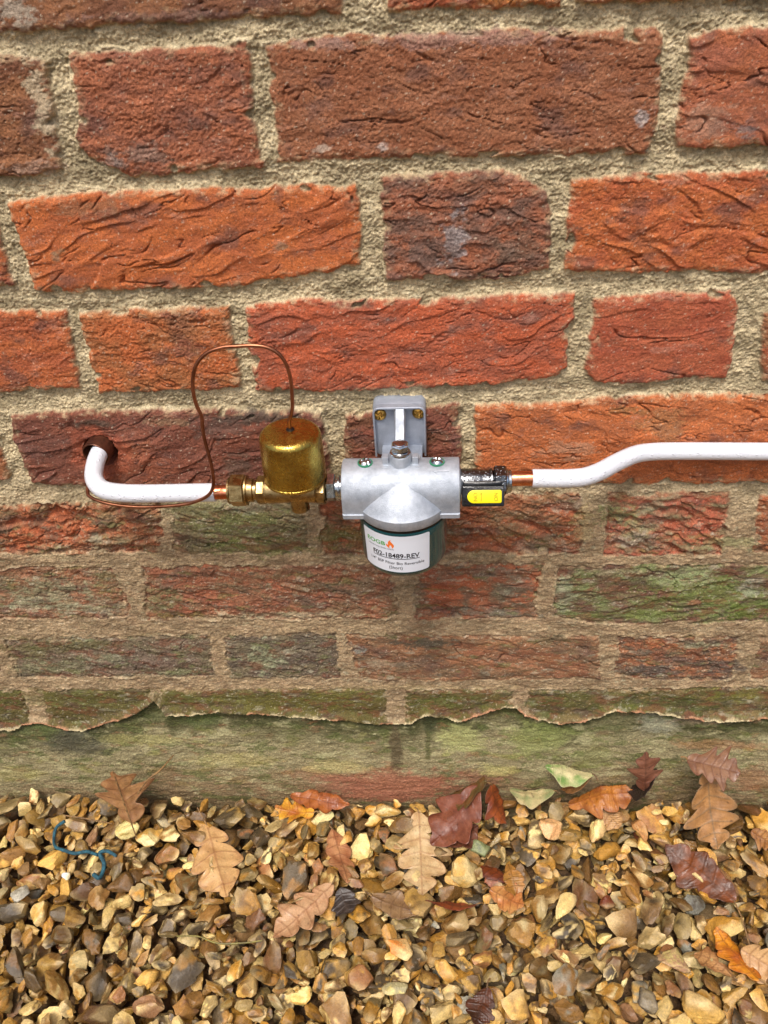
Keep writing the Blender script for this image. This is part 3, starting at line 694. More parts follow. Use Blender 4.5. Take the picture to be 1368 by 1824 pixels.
# drop stones nobody can see (buried ones) from the mesh
# distinctive stones laid on top, each a thing of its own
SP = [
 ('stone_chip', (112,1553), 7.5, .35, (205,220,228), (190,206,216), 'small bluish white stone chip beside the blue string', 'stone'),
 ('flint', (42,1590), 12, .4, (176,170,160), (214,208,196), 'pale translucent grey flint with a ragged edge at the left edge of the photo', 'stone'),
 ('brick_fragment', (1080,1603), 8.5, .7, (160,84,58), (144,76,52), 'small crumb of red brick lying on the gravel', 'brick fragment'),
 ('stone', (858,1506), 12, .5, (122,128,92), (106,112,84), 'flat grey green stone just left of the dark red leaf', 'stone'),
 ('stone', (704,1684), 19, .45, (202,128,64), (190,152,100), 'large flat orange stone with rusty blotches in the middle of the gravel', 'stone'),
 ('flint', (708,1762), 15, .3, (178,168,130), (222,206,140), 'oval grey flint with a cream rim', 'stone'),
 ('stone', (1248,1796), 20, .5, (222,178,100), (206,160,84), 'large smooth golden stone near the lower right corner', 'stone'),
 ('stone', (1152,1776), 13, .5, (140,140,146), (112,108,104), 'grey flint with a flat blue grey face', 'stone'),
 ('stone', (1200,1712), 18, .4, (206,160,130), (228,206,140), 'hollowed pinkish flint with a cream rind', 'stone'),
 ('stone', (55,1745), 16, .8, (134,106,70), (120,94,62), 'round brown pebble in the lower left corner', 'stone'),
 ('stone', (225,1478), 14, .5, (232,212,150), (196,168,96), 'knobbly cream flint with two hollows below the upright oak leaf', 'stone'),
 ('stone', (1135,1478), 17, .6, (172,122,76), (184,140,88), 'large blunt wedge of tan flint below the orange leaves', 'stone'),
 ('stone', (975,1478), 16, .5, (206,158,112), (150,128,96), 'square peach coloured flint beside a small dark stone', 'stone'),
 ('stone', (1248,1340+72), 0, .5, None, None, '', ''),
 ('stone', (145,1398), 12, .7, (210,160,96), (200,140,80), 'knobbly orange stone heaped against the wall beside the upright leaf', 'stone'),
]
specials = []
for nme, (px, py), size, fl, c1, c2, lab, cat in SP:
    if size == 0: continue
    D, F = IC3; V = stone_shape(rng, D, size*.86, fl, 40)@rot_rand(rng, .15).T
    P = G(px, py, -666.0); y = min(P[1], -20-size*.4)
    r_ = drop(V, P[0], y)
    if r_ is None: continue
    z, i, j = r_; z = min(z, heap(P[0], y)+8); z -= 1.0; settle(V, z, i, j)
    specials.append((nme, V+np.array([P[0], y, z]), F, stone_color(rng, D, c1, c2), lab, cat))
Vs, Fs, Cs = [], [], []; off = 0
for V, F, c in stones:
    Vs.append(V); Fs.append(F+off); Cs.append(c); off += len(V)
gr = build('gravel', np.vstack(Vs), np.vstack(Fs), M_stone, None, True, np.vstack(Cs), None, (0, -200, -Z0))
gr.data.set_sharp_from_angle(angle=math.radians(27))
setp(gr, 'wet golden brown flint gravel covering the ground along the wall', 'gravel', None, 'stuff')
for nme, V, F, c, lab, cat in specials:
    o = build(nme, V, F, M_stone, None, True, c); setp(o, lab, cat)
# smooth surface of the bed for the leaves
HT = HM.copy(); HT[HT > 5000] = -690
def blur(A, r):
    k = 2*r+1; P = np.pad(A, ((r+1, r), (r+1, r)), 'edge'); c = P.cumsum(0).cumsum(1)
    return (c[k:, k:]-c[:-k, k:]-c[k:, :-k]+c[:-k, :-k])/(k*k)
def dil(A, r):
    B = A.copy()
    for a in range(-r, r+1):
        for c in range(-r, r+1): B = np.maximum(B, np.roll(np.roll(A, a, 0), c, 1))
    return B
HD = blur(dil(HT, 2), 3)
def bed(x, y):
    i = np.clip(((x-X0g)/CS+.5).astype(int), 0, HX_-1); j = np.clip(((y-Y0g)/CS+.5).astype(int), 0, HY_-1); return HD[j, i]

# ------------------------------------------------------------------ fallen leaves
def leaf(base, tip, wid, lab, colA, colB, colV=(120,70,40), nl=4, depth=.45, curl=5, cup=5, roll=0.0, stem=18, lift=(1.5, 1.5), up=None, pointed=False, name='oak_leaf', stem_to=None, rseed=0, group='fallen leaves on the gravel', folds=1.0):
    rg = np.random.RandomState(300+rseed)
    zb = -662.0
    def spot(q):
        if len(q) == 3: return np.array(q, float)
        g_ = G(q[0], q[1], zb)
        return W(q[0], q[1], -27.0) if g_[1] > -27 else g_
    Bp, Tp = spot(base), spot(tip)
    ax = Tp-Bp; L_ = np.linalg.norm(ax); ax /= L_
    side = np.cross([0, 0, 1.0], ax) if up is None else np.cross(np.array(up, float), ax); side /= np.linalg.norm(side); nrm = np.cross(ax, side)
    if roll: side, nrm = side*math.cos(roll)+nrm*math.sin(roll), nrm*math.cos(roll)-side*math.sin(roll)
    NT, NU = 90, 33
    t = np.linspace(0, 1, NT)[:, None]; u = np.linspace(-1, 1, NU)[None, :]
    def halfw(tt, sgn):
        ph = rg.uniform(0, .5)
        env = np.sin(np.pi*np.clip(tt, 0, 1)**(.8))**.6*(.55+.6*np.sin(np.pi*np.clip(tt*.95, 0, 1)))
        s_ = tt*nl+ph; sw_ = np.abs(np.sin(np.pi*s_)); lr_ = rg.uniform(.55, 1.15, 12); am_ = lr_[np.clip(np.floor(s_).astype(int), 0, 11)]
        lob = sw_**(.55 if not pointed else 1.6)
        return wid/2*env*(1-depth*(1-lob*(.6+.4*am_)))*(.8+.2*np.interp(s_, np.arange(12)+.5, lr_))*(1+.12*np.sin(tt*17+rg.uniform(0, 6)))+.4
    wl, wr = halfw(t, -1), halfw(t, 1)
    wv = np.where(u < 0, wl, wr); au = np.abs(u)
    along = t*L_ + au*wv*(.42 if not pointed else .6)*ss(0, .25, t)*(1-t*.6)
    across = u*wv
    rr_ = rg.uniform(-1, 1, 6)
    z = cup*(au*wv/(wid/2))**2*rr_[0]*1.0 + curl*(t-.5)**2*4*(1 if rr_[1] > -.3 else -1) + folds*np.sin(along/7+rr_[2]*6+u*1.5)*au + folds*.7*np.sin(across/5+along/11+rr_[3]*6)
    z = z + .9*pn(along/8, across/9+rseed, 71)
    vd = np.abs(((t*1.0*L_ - 0.0)/(L_/(nl*1.6))) - np.round(t*L_/(L_/(nl*1.6))))
    vein = np.maximum(np.exp(-(across/.7)**2), np.exp(-(vd*L_/(nl*1.6)/.6)**2)*(au > .02)*(au < .9))
    z = z+.35*vein
    P = Bp+along[..., None]*ax+across[..., None]*side+z[..., None]*nrm
    if up is None:
        base_z = Bp[2]+(Tp[2]-Bp[2])*np.clip(t, 0, 1)
        hh = bed(P[..., 0], P[..., 1]); flat = P[..., 2]-base_z+np.maximum(base_z-zb, 0)
        P[..., 2] = .45*hh+.55*max(np.median(hh), -672)+flat*1.0+(lift[0]*(1-t)+lift[1]*t)*1.0+rg.choice([-1.5, -.5, .5])
    ex_ = np.maximum(P[..., 1]+19.0, 0); P[..., 1] -= ex_; P[..., 2] += .85*ex_          # folds up where it meets the wall
    P = P.reshape(-1, 3); id_ = np.arange(NT*NU).reshape(NT, NU)
    F = np.stack([id_[:-1, :-1], id_[:-1, 1:], id_[1:, 1:], id_[1:, :-1]], -1).reshape(-1, 4)
    n = len(P); th = .35*nrm
    rim = np.concatenate([id_[0, :], id_[1:, -1], id_[-1, ::-1][1:], id_[::-1, 0][1:]])
    Fr = np.stack([rim[:-1], rim[1:], rim[1:]+n, rim[:-1]+n], -1)
    Fa = np.vstack([F[:, ::-1], F+n, Fr]); Pa = np.vstack([P, P+th])
    k = ss(-.35, .45, fbm(along/16, across/13, 3, 73+rseed))[..., None]
    C = s2l(colA)*(1-k)+s2l(colB)*k
    kv = (vein*.55)[..., None]; C = C*(1-kv)+s2l(colV)*kv
    sp = (ss(.42, .6, fbm(along/3.5, across/3.5, 2, 75+rseed))*.6)[..., None]; C = C*(1-sp)+s2l((60, 36, 24))*sp
    ed = (ss(.8, 1.0, au+.15*pn(along/5, across/5, 76))*.35*np.ones_like(along))[..., None]; C = C*(1-ed)+s2l(colV)*ed
    C = C*np.array([.9, .92, .84])
    C = C.reshape(-1, 3); C = np.clip(np.vstack([C, C]), .006, .8)
    o = thing(name, tuple(P.mean(0)), lab, 'leaf', group)
    build('blade', Pa, Fa, M_leaf, o, True, C)
    if stem:
        b0 = P.reshape(NT, NU, 3)[2, NU//2]
        if stem_to is not None: e_ = G(stem_to[0], stem_to[1], zb); e_[2] = bed(e_[:1], e_[1:2])[0]+1.5
        else:
            e_ = b0-ax*stem+side*rg.uniform(-5, 5)
            if up is None: e_[2] = max(e_[2], bed(e_[:1], e_[1:2])[0]+.8)
        mid = (b0+e_)/2+side*rg.uniform(-2, 2)+np.array([0, 0, 1.5])
        MB().tube([b0+nrm*.3, mid, e_], [.75, .6, .8], 8).build('stem', M_twig, o)
    return o
TAN, TAN2 = (196,146,96), (176,122,78)
b_ = W(238, 1462, -50); t_ = W(203, 1372, -34)
leaf(tuple(b_), tuple(t_), 54, 'pinkish brown pointed oak leaf standing upright against the foot of the wall at the left', (164,120,80), (142,98,64), (110,66,44), 3, .62, 3, 4, 0, 14, pointed=True, up=(0, -.8, .6), rseed=1)
leaf((366,1462), (402,1592), 50, 'large flat tan oak leaf dotted with raindrops left of the centre', (206,162,112), (188,142,96), (130,74,44), 3, .68, 2, 2, 0, 10, stem_to=(352,1440), rseed=2)
leaf((560,1448), (490,1440), 30, 'small yellow and orange lobed leaf near the foot of the wall', (216,156,48), (176,98,40), (150,80,30), 3, .6, 3, 3, 0, 6, pointed=True, rseed=3)
leaf((516,1412), (622,1428), 20, 'narrow rust orange leaf with curled edges touching the wall', (172,98,46), (140,72,36), (120,60,30), 4, .4, 4, 4, .7, 0, rseed=4)
leaf((590,1470), (618,1568), 26, 'pinkish tan leaf folded along its rib, left of the pale decayed leaf', (196,140,100), (160,98,66), (110,60,40), 4, .4, 2, 4, -.5, 6, rseed=5)
leaf((594,1574), (486,1668), 40, 'pinkish beige oak leaf with an orange edge, tip pointing to the lower left', (198,156,122), (180,132,98), (130,80,50), 4, .6, 2, 3, .2, 8, rseed=6)
leaf((604,1580), (622,1625), 24, 'small blackened rotten leaf beside the pinkish beige oak leaf', (66,54,50), (44,36,36), (80,66,60), 3, .3, 3, 4, 0, 0, rseed=7)
leaf((660,1592), (748,1622), 24, 'dull brown leaf lying in the middle of the gravel', (144,112,80), (120,88,60), (90,60,40), 3, .35, 2, 2, 0, 8, rseed=8)
leaf((746,1442), (752,1592), 46, 'pale decayed oak leaf with ragged lobes below the red leaves', (210,180,140), (188,150,108), (150,100,70), 4, .75, 2, 3, 0, 6, rseed=9)
leaf((856,1402), (770,1502), 46, 'large wet red leaf plastered against the foot of the wall', (134, 78, 58), (104, 54, 38), (110,50,34), 3, .4, 3, 4, .1, 6, rseed=10)
leaf((870,1400), (800,1440), 32, 'brown and olive mottled leaf lying on top of the large red leaf', (120,76,42), (86,66,34), (84,84,40), 3, .4, 3, 4, .2, 8, lift=(6, 5), rseed=11)
leaf((868,1402), (896,1468), 30, 'glossy orange brown curled leaf right of the large red leaf', (156,78,36), (116,52,26), (90,46,24), 3, .45, 4, 6, -.4, 5, lift=(5, 3), rseed=12)
leaf((790,1500), (852,1470), 26, 'reddish leaf fragment tucked under the mottled leaf', (120,70,50), (100,56,40), (90,50,36), 3, .4, 2, 3, 0, 0, rseed=13)
leaf((906,1560), (858,1532), 22, 'dark red leaf folded on itself right of the pale decayed leaf', (128, 58, 26), (92, 42, 20), (70,26,18), 3, .4, 3, 5, .5, 0, rseed=14)
leaf((872,1578), (934,1606), 28, 'tan wrinkled leaf lying below the dark red folded leaf', (198,140,84), (180,110,60), (120,66,36), 3, .5, 3, 3, 0, 6, rseed=15)
leaf((850,1608), (758,1606), 11, 'thin rust coloured leaf edge lying level among the stones', (136,64,34), (112,50,28), (80,40,24), 4, .3, 2, 2, .5, 6, rseed=16)
leaf((1052,1396), (968,1378), 30, 'cream and green variegated leaf beside the wall', (216,200,156), (120,150,84), (190,180,140), 1, .1, 3, 4, 0, 5, lift=(6, 5), name='leaf', rseed=17)
leaf((985,1422), (906,1416), 26, 'pale blunt leaf with a grey green centre left of the variegated leaf', (196,176,134), (140,146,100), (160,140,100), 1, .1, 3, 5, 0, 5, lift=(4, 3), name='leaf', rseed=18)
leaf((1058,1400), (1000,1422), 24, 'crumpled tan leaf between the pale leaves and the orange leaf', (196,144,96), (164,104,62), (110,66,40), 3, .4, 4, 6, .3, 0, lift=(5, 3), rseed=19)
leaf((1010,1440), (1134,1412), 34, 'orange oak leaf with wavy lobes lying beside the wall', (180,112,46), (140,78,36), (130,64,30), 4, .45, 3, 4, .15, 8, lift=(3, 3), rseed=20)
leaf((1070,1440), (1104,1476), 24, 'light tan lobed leaf half hidden under the orange oak leaf', (190,146,98), (176,128,84), (130,86,56), 3, .4, 2, 2, 0, 0, lift=(0, 0), rseed=21)
leaf((1176,1380), (1124,1416), 34, 'almost black wet leaf right of the orange oak leaf', (48,34,32), (32,24,24), (60,44,40), 2, .3, 4, 6, .2, 0, lift=(5, 3), rseed=22)
b_ = W(1150, 1412, -36); t_ = W(1150, 1342, -27)
leaf(tuple(b_), tuple(t_), 26, 'crumpled red brown leaf leaning on the wall above the black leaf', (130,84,66), (110,66,50), (80,50,40), 3, .5, 3, 4, 0, 0, pointed=True, up=(0, -.85, .5), rseed=23)
b_ = W(1222, 1352, -34); t_ = W(1318, 1376, -44)
leaf(tuple(b_), tuple(t_), 38, 'red brown pointed oak leaf lying against the wall at the upper right of the gravel', (140,98,70), (120,80,58), (100,58,44), 4, .5, 2, 3, 0, 6, pointed=True, up=(0, -.75, .66), rseed=24)
leaf((1256,1376), (1276,1508), 48, 'large wet tan oak leaf with dark mottled patches at the right', (178,128,80), (152,108,68), (104,96,80), 4, .62, 3, 3, 0, 8, lift=(6, 3), rseed=25)
leaf((1312,1604), (1186,1506), 34, 'long dark mahogany leaf with a glossy curled edge and a long stalk', (124, 66, 32), (84, 46, 26), (80, 44, 24), 4, .25, 4, 8, -.45, 10, lift=(3, 3), stem_to=(1336,1680), rseed=26)
leaf((1352,1748), (1272,1655), 26, 'amber yellow leaf with brown edges at the lower right', (214,138,34), (176,92,32), (120,60,26), 4, .35, 3, 5, .3, 6, lift=(5, 3), rseed=27)
leaf((1320,1690), (1400,1735), 36, 'pale beige oak leaf at the right edge of the gravel', (208,166,120), (188,142,98), (140,96,62), 3, .65, 2, 2, 0, 0, rseed=28)
leaf((1308,1730), (1240,1690), 22, 'light brown curled leaf left of the amber leaf', (182,134,88), (160,108,68), (116,74,46), 3, .4, 3, 5, .3, 5, rseed=29)
leaf((868,1760), (846,1824), 24, 'dark brown slimy leaf at the bottom edge of the photo', (88,46,26), (60,34,22), (50,30,22), 3, .4, 3, 4, 0, 8, lift=(2, 2), rseed=30)
leaf((1338,1480), (1380,1500), 20, 'golden brown leaf scrap beside the right edge', (170,118,62), (140,90,48), (100,60,36), 3, .4, 3, 4, 0, 0, rseed=31)
leaf((905,1530), (925,1595), 18, 'yellowish brown leaf scrap with holes right of the tan wrinkled leaf', (176,120,58), (140,100,44), (110,74,36), 3, .4, 3, 4, 0, 0, rseed=32)

def stalk(name, pts, r, mat, lab, cat, zoff=2.0, sub_=6):
    P = []
    for q in pts:
        if len(q) == 3: P.append(W(q[0], q[1], q[2]))
        else:
            g_ = G(q[0], q[1], -662); g_[2] = bed(g_[:1], g_[1:2])[0]+zoff; P.append(g_)
    o = MB().tube(P, r, 9, True, sub_).build(name, mat, None); setp(o, lab, cat); return o
stalk('twig', [(245,1414,-44),(262,1390,-38),(285,1372,-32),(309,1345,-27)], [.9, .8, .9, .5], M_twig, 'thin brown twig leaning up the foot of the wall', 'twig')
stalk('twig', [(201,1374,-46),(214,1410,-52),(228,1450,-60),(244,1494,-72)], [.5, .7, .8, .5], M_twig, 'straight straw coloured stalk crossing the upright oak leaf', 'twig', 7)
stalk('twig', [(114,1452),(150,1455),(200,1467)], [.6, .9, .5], M_twig, 'short dry twig lying above the blue string', 'twig', 3)
stalk('plant_stem', [(312,1660),(350,1662),(385,1674),(430,1674),(466,1671)], [.5, .7, .8, .5], M_stem, 'thin yellow green stem lying across the gravel', 'stem', 3)
stalk('string', [(114,1460),(97,1468),(91,1485),(96,1502),(112,1508),(130,1511),(150,1508),(172,1518)], [1.6, 1.4, 1.7, 1.5], M_string, 'strand of faded blue string looped over the stones at the left', 'string', 1.5)
stalk('string', [(206,1521),(190,1514),(176,1516),(182,1530),(178,1545),(172,1556),(163,1550)], [1.4, 1.9, 1.8, 2.0], M_string, 'frayed knot of faded blue string right of the white chip', 'string', 2)

# ------------------------------------------------------------------ pipework
AX, AZ, AY = -25.5, -268.5, -45.0           # filter body centre, axis height, distance from the wall
def rad_tube(path, r, n=20): return MB().tube(path, r, n)
# sleeve through the wall
sl_ = thing('pipe_sleeve', (-247, 0, -268), 'short brown copper sleeve lining the hole in the brick wall', 'pipe sleeve')
s1 = W(170, 811, -6.5); s0 = s1+np.array([7., 50., 5.5]); dv = s1-s0; Ls = np.linalg.norm(dv); dv /= Ls
ua = np.cross(dv, [0, 0, 1.]); ua /= np.linalg.norm(ua); ub = np.cross(dv, ua)
mb = MB(); V = []; F = []; prof = [(9.0, 0), (9.0, Ls-.3), (9.2, Ls), (9.8, Ls), (10.1, Ls-.4), (10.1, 0)]; sg = 48
for r_, h_ in prof:
    for i in range(sg): a = 2*math.pi*i/sg; V.append(tuple(s0+dv*h_+r_*(math.cos(a)*ua+math.sin(a)*ub)))
for j in range(len(prof)):
    jj = (j+1) % len(prof)
    for i in range(sg): k = (i+1) % sg; F.append((j*sg+i, j*sg+k, jj*sg+k, jj*sg+i))
mb.add(V, F).build('sleeve_tube', M_sleeve, sl_)
# left supply pipe
lp_ = thing('supply_pipe', (-200, AY, -270), 'white plastic coated pipe curving out of the hole on the left to the brass valve', 'pipe')
def Wl(*a): return tuple(W(*a))
path = [(-242, 50, -260), (-245.5, 15, -264), Wl(177,807,-6), Wl(169,830,-19), Wl(168,853,-32), Wl(182,871,-41), Wl(212,877.5,-45), Wl(250,879,-45.5), Wl(300,878.5,-45.3), Wl(345,877.5,-45), Wl(384,877,-45)]
MB().tube(path, 6.4, 28, True, 8).build('white_coating', M_white, lp_)
MB().tube([Wl(380,877,-45), Wl(400,876.5,-45), Wl(418,876,-45)], 5.1, 24).build('copper_end', M_copper, lp_)
# right outlet pipe
rp = thing('outlet_pipe', (150, -20, -265), 'white plastic coated pipe bending back to the wall and running out to the right', 'pipe')
e0 = W(1460, 803, -9)
path = [Wl(948,852,-45), Wl(975,852,-45), Wl(1010,852,-45), Wl(1042,849,-43.5), Wl(1070,839,-37), Wl(1100,823,-26), Wl(1130,810,-16), Wl(1158,805,-11), Wl(1200,803.5,-9.5), Wl(1280,803.5,-9.5), Wl(1368,804,-9.5), tuple(e0), tuple(e0+np.array([200, 0, 3.])), tuple(e0+np.array([900, 0, 10.]))]
MB().tube(path, 6.2, 28, True, 8).build('white_coating', M_white, rp)
MB().tube([Wl(905,853,-45), Wl(925,852.5,-45), Wl(952,852,-45)], 5.1, 24).build('copper_end', M_copper, rp)

# ------------------------------------------------------------------ brass fire valve
VX, VZ = -97.0, -270.5
fv = thing('fire_valve', (VX, AY, -262), 'brass remote fire valve with a domed cap and a looping copper capillary tube', 'valve')
c = (0, AY, VZ)
MB().prism(6, 11.2, c, -143.0, -132.5, 'x', math.radians(8), .9).build('compression_nut', M_brass2, fv)
MB().lathe([(8.2, -144.4), (9.2, -144.2), (9.4, -142.9)], c, 'x', 40).build('nut_collar', M_brass2, fv); mb = MB(); mb.lathe([(8.5, -132.4), (10.4, -132.2), (10.4, -131.2), (8.3, -130.8)], c, 'x', 48); mb.build('nut_collar', M_brass2, fv)
mb = MB()
mb.lathe([(7.6, -131.5), (8.2, -131), (8.2, -127.2), (6.9, -126.6), (6.9, -125), (8.8, -124.4), (9.4, -123.4), (9.4, -110), (9.0, -105), (9.0, -90), (9.4, -84), (9.6, -79), (9.0, -77.5), (8, -77)], c, 'x', 48)
mb.build('valve_body', M_brass2, fv)
MB().prism(8, 10.2, c, -124, -118.5, 'x', math.radians(22.5), .6).build('hex_end', M_brass2, fv); MB().prism(8, 10.6, c, -84, -77.0, 'x', math.radians(22.5), .8).build('hex_end', M_brass2, fv)
MB().lathe([(0, -286), (5.6, -286), (6.4, -285.3), (6.4, -274), (7, -266)], (VX+1, AY-1.5, 0), 'z', 36).build('lower_port', M_brass2, fv)
pr = [(11, -263.5), (14, -263.4), (18.5, -262.2), (20.6, -260.2), (21.2, -258.9), (21.2, -258.2), (20.9, -258.0), (21.0, -257.4)]
pr += [(21.0, -250), (20.7, -238), (20.4, -230.5)]
for i in range(1, 9):
    a = math.pi/2*i/8; pr.append((15.6+4.8*math.cos(a), -228.4+4.9*math.sin(a)))
pr += [(12, -223.1), (8, -222.8), (3, -222.6), (0, -222.6)]
V_, = [MB().lathe(pr, (VX, AY, 0), 'z', 96)]
V_.build('domed_cap', M_brass, fv)
MB().lathe([(2.9, -222.8), (2.7, -222.2), (1.6, -221.8), (0, -221.6)], (W(517,767,-45)[0], AY+.5, 0), 'z', 24).build('tube_ferrule', M_black, fv)
q0 = (W(517,767,-45)[0], AY+.5, -222)
cp = [q0, Wl(515,750,-45), Wl(519,737,-45), Wl(521,722,-45), Wl(520,700,-45), Wl(518,678,-45), Wl(511,652,-45), Wl(497,631,-45), Wl(476,619,-45), Wl(450,615.5,-45), Wl(420,617,-45), Wl(395,619,-45), Wl(368,629,-46), Wl(350,649,-47), Wl(343.5,676,-48), Wl(345,703,-49), Wl(351,724,-49), Wl(359,742,-49), Wl(361,765,-50), Wl(366,790,-51), Wl(373,815,-52.5), Wl(378,838,-53.5), Wl(380,855,-54), Wl(379,869,-54), Wl(371,882,-53.5), Wl(355,891,-52), Wl(330,898,-50), Wl(290,902,-49), Wl(250,903,-48), Wl(215,900.5,-47), Wl(185,895,-45), Wl(163,886.5,-41), Wl(156,876,-36), (W(166,850,-24)[0]-3, -22, W(166,850,-24)[2]), (-252.2, -3, -272.5), (-250, 30, -270)]
MB().tube(cp, 1.22, 14, True, 6).build('capillary_tube', M_cap, fv)

# ------------------------------------------------------------------ oil filter assembly
fl = thing('oil_filter', (AX, 0, AZ), 'cast aluminium oil filter with dark green bowl and white label, screwed to the wall', 'oil filter')
# bracket
fr = lambda a, b, d: (a, -d, b)
bx0, bx1, bz0, bz1 = -45.2, -8.6, -268, -226.3
mb = MB(); mb.poly(rrect(bx0, bx1, bz0, bz1, 4.5), -6, 7.0, fr, .6)
br = mb.build('bracket', M_alu2, fl)
# raised rim (top and sides) and central rib
mb = MB()
outer = [(bx0+.15, bz0), (bx0+.15, bz1-4.7)]+[(bx0+4.7+4.5*math.cos(math.radians(180-15*i)), bz1-4.7+4.5*math.sin(math.radians(180-15*i))) for i in range(1, 7)]
outer += [(bx1-4.7+4.5*math.cos(math.radians(90-15*i)), bz1-4.7+4.5*math.sin(math.radians(90-15*i))) for i in range(0, 6)]+[(bx1-.15, bz1-4.7), (bx1-.15, bz0)]
n_ = len(outer); inner = []
O_ = np.array(outer)
for i in range(n_):
    a = O_[max(i-1, 0)]; b2 = O_[min(i+1, n_-1)]; tt = b2-a; tt = tt/np.linalg.norm(tt); nn = np.array([tt[1], -tt[0]]); inner.append(O_[i]+nn*1.3)
def dpt(zz): return 12.4 if zz > -243 else 12.4-(-243-zz)*.12
V = []; F = []
for i in range(n_):
    d_ = dpt(outer[i][1])
    V += [fr(*outer[i], 6.5), fr(*outer[i], d_-.4), fr(*(O_[i]*.7+np.array(inner[i])*.3), d_), fr(*inner[i], d_), fr(*inner[i], 6.5)]
for i in range(n_-1):
    for j in range(4): F.append((i*5+j, i*5+j+1, (i+1)*5+j+1, (i+1)*5+j))
mb.add(V, F)
mb.build('bracket_rim', M_alu2, br)
mb = MB()
def rib(a, t): return a
zt_, zb_ = bz1-1.4, -246
hw0, hw1 = 2.7, 2.9; cx_ = AX-.7
V = [(cx_-hw0-1.5, -6.9, zt_), (cx_+hw0+1.5, -6.9, zt_), (cx_+hw0, -12.35, zt_), (cx_-hw0, -12.35, zt_), (cx_-hw1-.8, -6.9, zb_), (cx_+hw1+.8, -6.9, zb_), (cx_+hw1, -34, zb_), (cx_-hw1, -34, zb_)]
mb.add(V, [(0, 1, 2, 3), (4, 7, 6, 5), (3, 2, 6, 7), (0, 3, 7, 4), (1, 5, 6, 2), (0, 4, 5, 1)])
rb_ = mb.build('bracket_rib', M_alu, br, False)
mb = MB(); V = [(AX-14, -6.9, -260), (AX+14, -6.9, -260), (AX+14, -36, -260), (AX-14, -36, -260), (AX-14, -6.9, -266), (AX+14, -6.9, -266), (AX+14, -36, -266), (AX-14, -36, -266)]
mb.add(V, [(0, 1, 2, 3), (4, 7, 6, 5), (3, 2, 6, 7), (0, 3, 7, 4), (1, 5, 6, 2), (0, 4, 5, 1)]); mb.build('bracket_web', M_alu2, br, False)
# pozidriv wall screws
def screw_head(mb, cx, cz, y, r, rot):
    V = []; F = []; NR, NA = 9, 64
    for i in range(NR+1):
        rr_ = r*i/NR
        for k in range(NA):
            a = 2*math.pi*k/NA; xx, zz = rr_*math.cos(a), rr_*math.sin(a)
            dome = 1.9*(1-(i/NR)**2.6)
            c_, s_ = math.cos(rot), math.sin(rot); u, v_ = xx*c_+zz*s_, -xx*s_+zz*c_
            cross = min(abs(u), abs(v_)) < .62 and rr_ < r*.56
            V.append((cx+xx, y-dome+(1.5 if cross else 0), cz+zz))
    for i in range(NR):
        for k in range(NA): l = (k+1) % NA; F.append((i*NA+k, i*NA+l, (i+1)*NA+l, (i+1)*NA+k))
    n = len(V); V += [(x_, y+1.6, z_) for x_, y_, z_ in V[-NA:]]
    for k in range(NA): l = (k+1) % NA; F.append(((NR)*NA+k, NR*NA+l, n+l, n+k))
    mb.add(V, F)
for px, py, rot in ((676,741,.3), (746,738,.15)):
    q = W(px, py, -9.2); mb = MB(); screw_head(mb, q[0], q[2], -7.6, 4.6, rot+.78)
    mb.build('wall_screw', M_screwb, fl, True)
# body: horizontal barrel with a squared skirt below
Lh = 39.2; rB = 19.2
sec = []
for i in range(25):
    a = math.radians(0+180*i/24); sec.append((rB*math.cos(a), rB*math.sin(a)))
sec = [(y_, z_) for y_, z_ in sec]
sec = sec+[(-rB, -9.2), (-rB-.9, -9.6), (-rB-.9, -12.6), (rB+.9, -12.6), (rB+.9, -9.6), (rB, -9.2)]
mb = MB(); V = []; F = []; n_ = len(sec)
for h_, k_ in ((-Lh, .955), (-Lh+.35, .985), (-Lh+1.1, 1), (Lh-1.1, 1), (Lh-.35, .985), (Lh, .955)):
    for y_, z_ in sec: V.append((AX+h_, AY+y_*k_, AZ+z_*k_))
for j in range(5):
    for i in range(n_): k = (i+1) % n_; F.append((j*n_+i, j*n_+k, (j+1)*n_+k, (j+1)*n_+i))
F.append(tuple(range(n_))); F.append(tuple(5*n_+i for i in range(n_))[::-1])
mb.add(V, F); bodyo = mb.build('filter_body', M_alu, fl)
# end boss discs
mb = MB(); mb.lathe([(10.8, AX-Lh-1.0), (11.3, AX-Lh-.6), (11.3, AX-Lh+.2)], (0, AY, AZ), 'x', 48); mb.build('end_boss', M_alu, bodyo); mb = MB(); mb.lathe([(11.3, AX+Lh-.2), (11.3, AX+Lh+.6), (10.8, AX+Lh+1.0)], (0, AY, AZ), 'x', 48); mb.build('end_boss', M_alu, bodyo)
# raised flow arrow
ay_ = [W(770,832,-52), W(797,832,-52)]
an = math.radians(113)
def cyl(xx, s_, d): a = math.radians(90)+s_/rB; return (xx, AY+(rB+d)*math.cos(a), AZ+(rB+d)*math.sin(a))
mb = MB(); arr = [(0, 0), (3.2, 1.5), (3.0, .45), (11, .45), (11, -.45), (3.0, -.45), (3.2, -1.5)]
arr = [(a, b) for a, b in arr]; x_a = ay_[0][0]
mb.poly([(a, b) for a, b in arr], -.3, .45, lambda a, b, d: cyl(x_a+a, 8.6+b, d)); mb.build('flow_arrow', M_alu, bodyo)
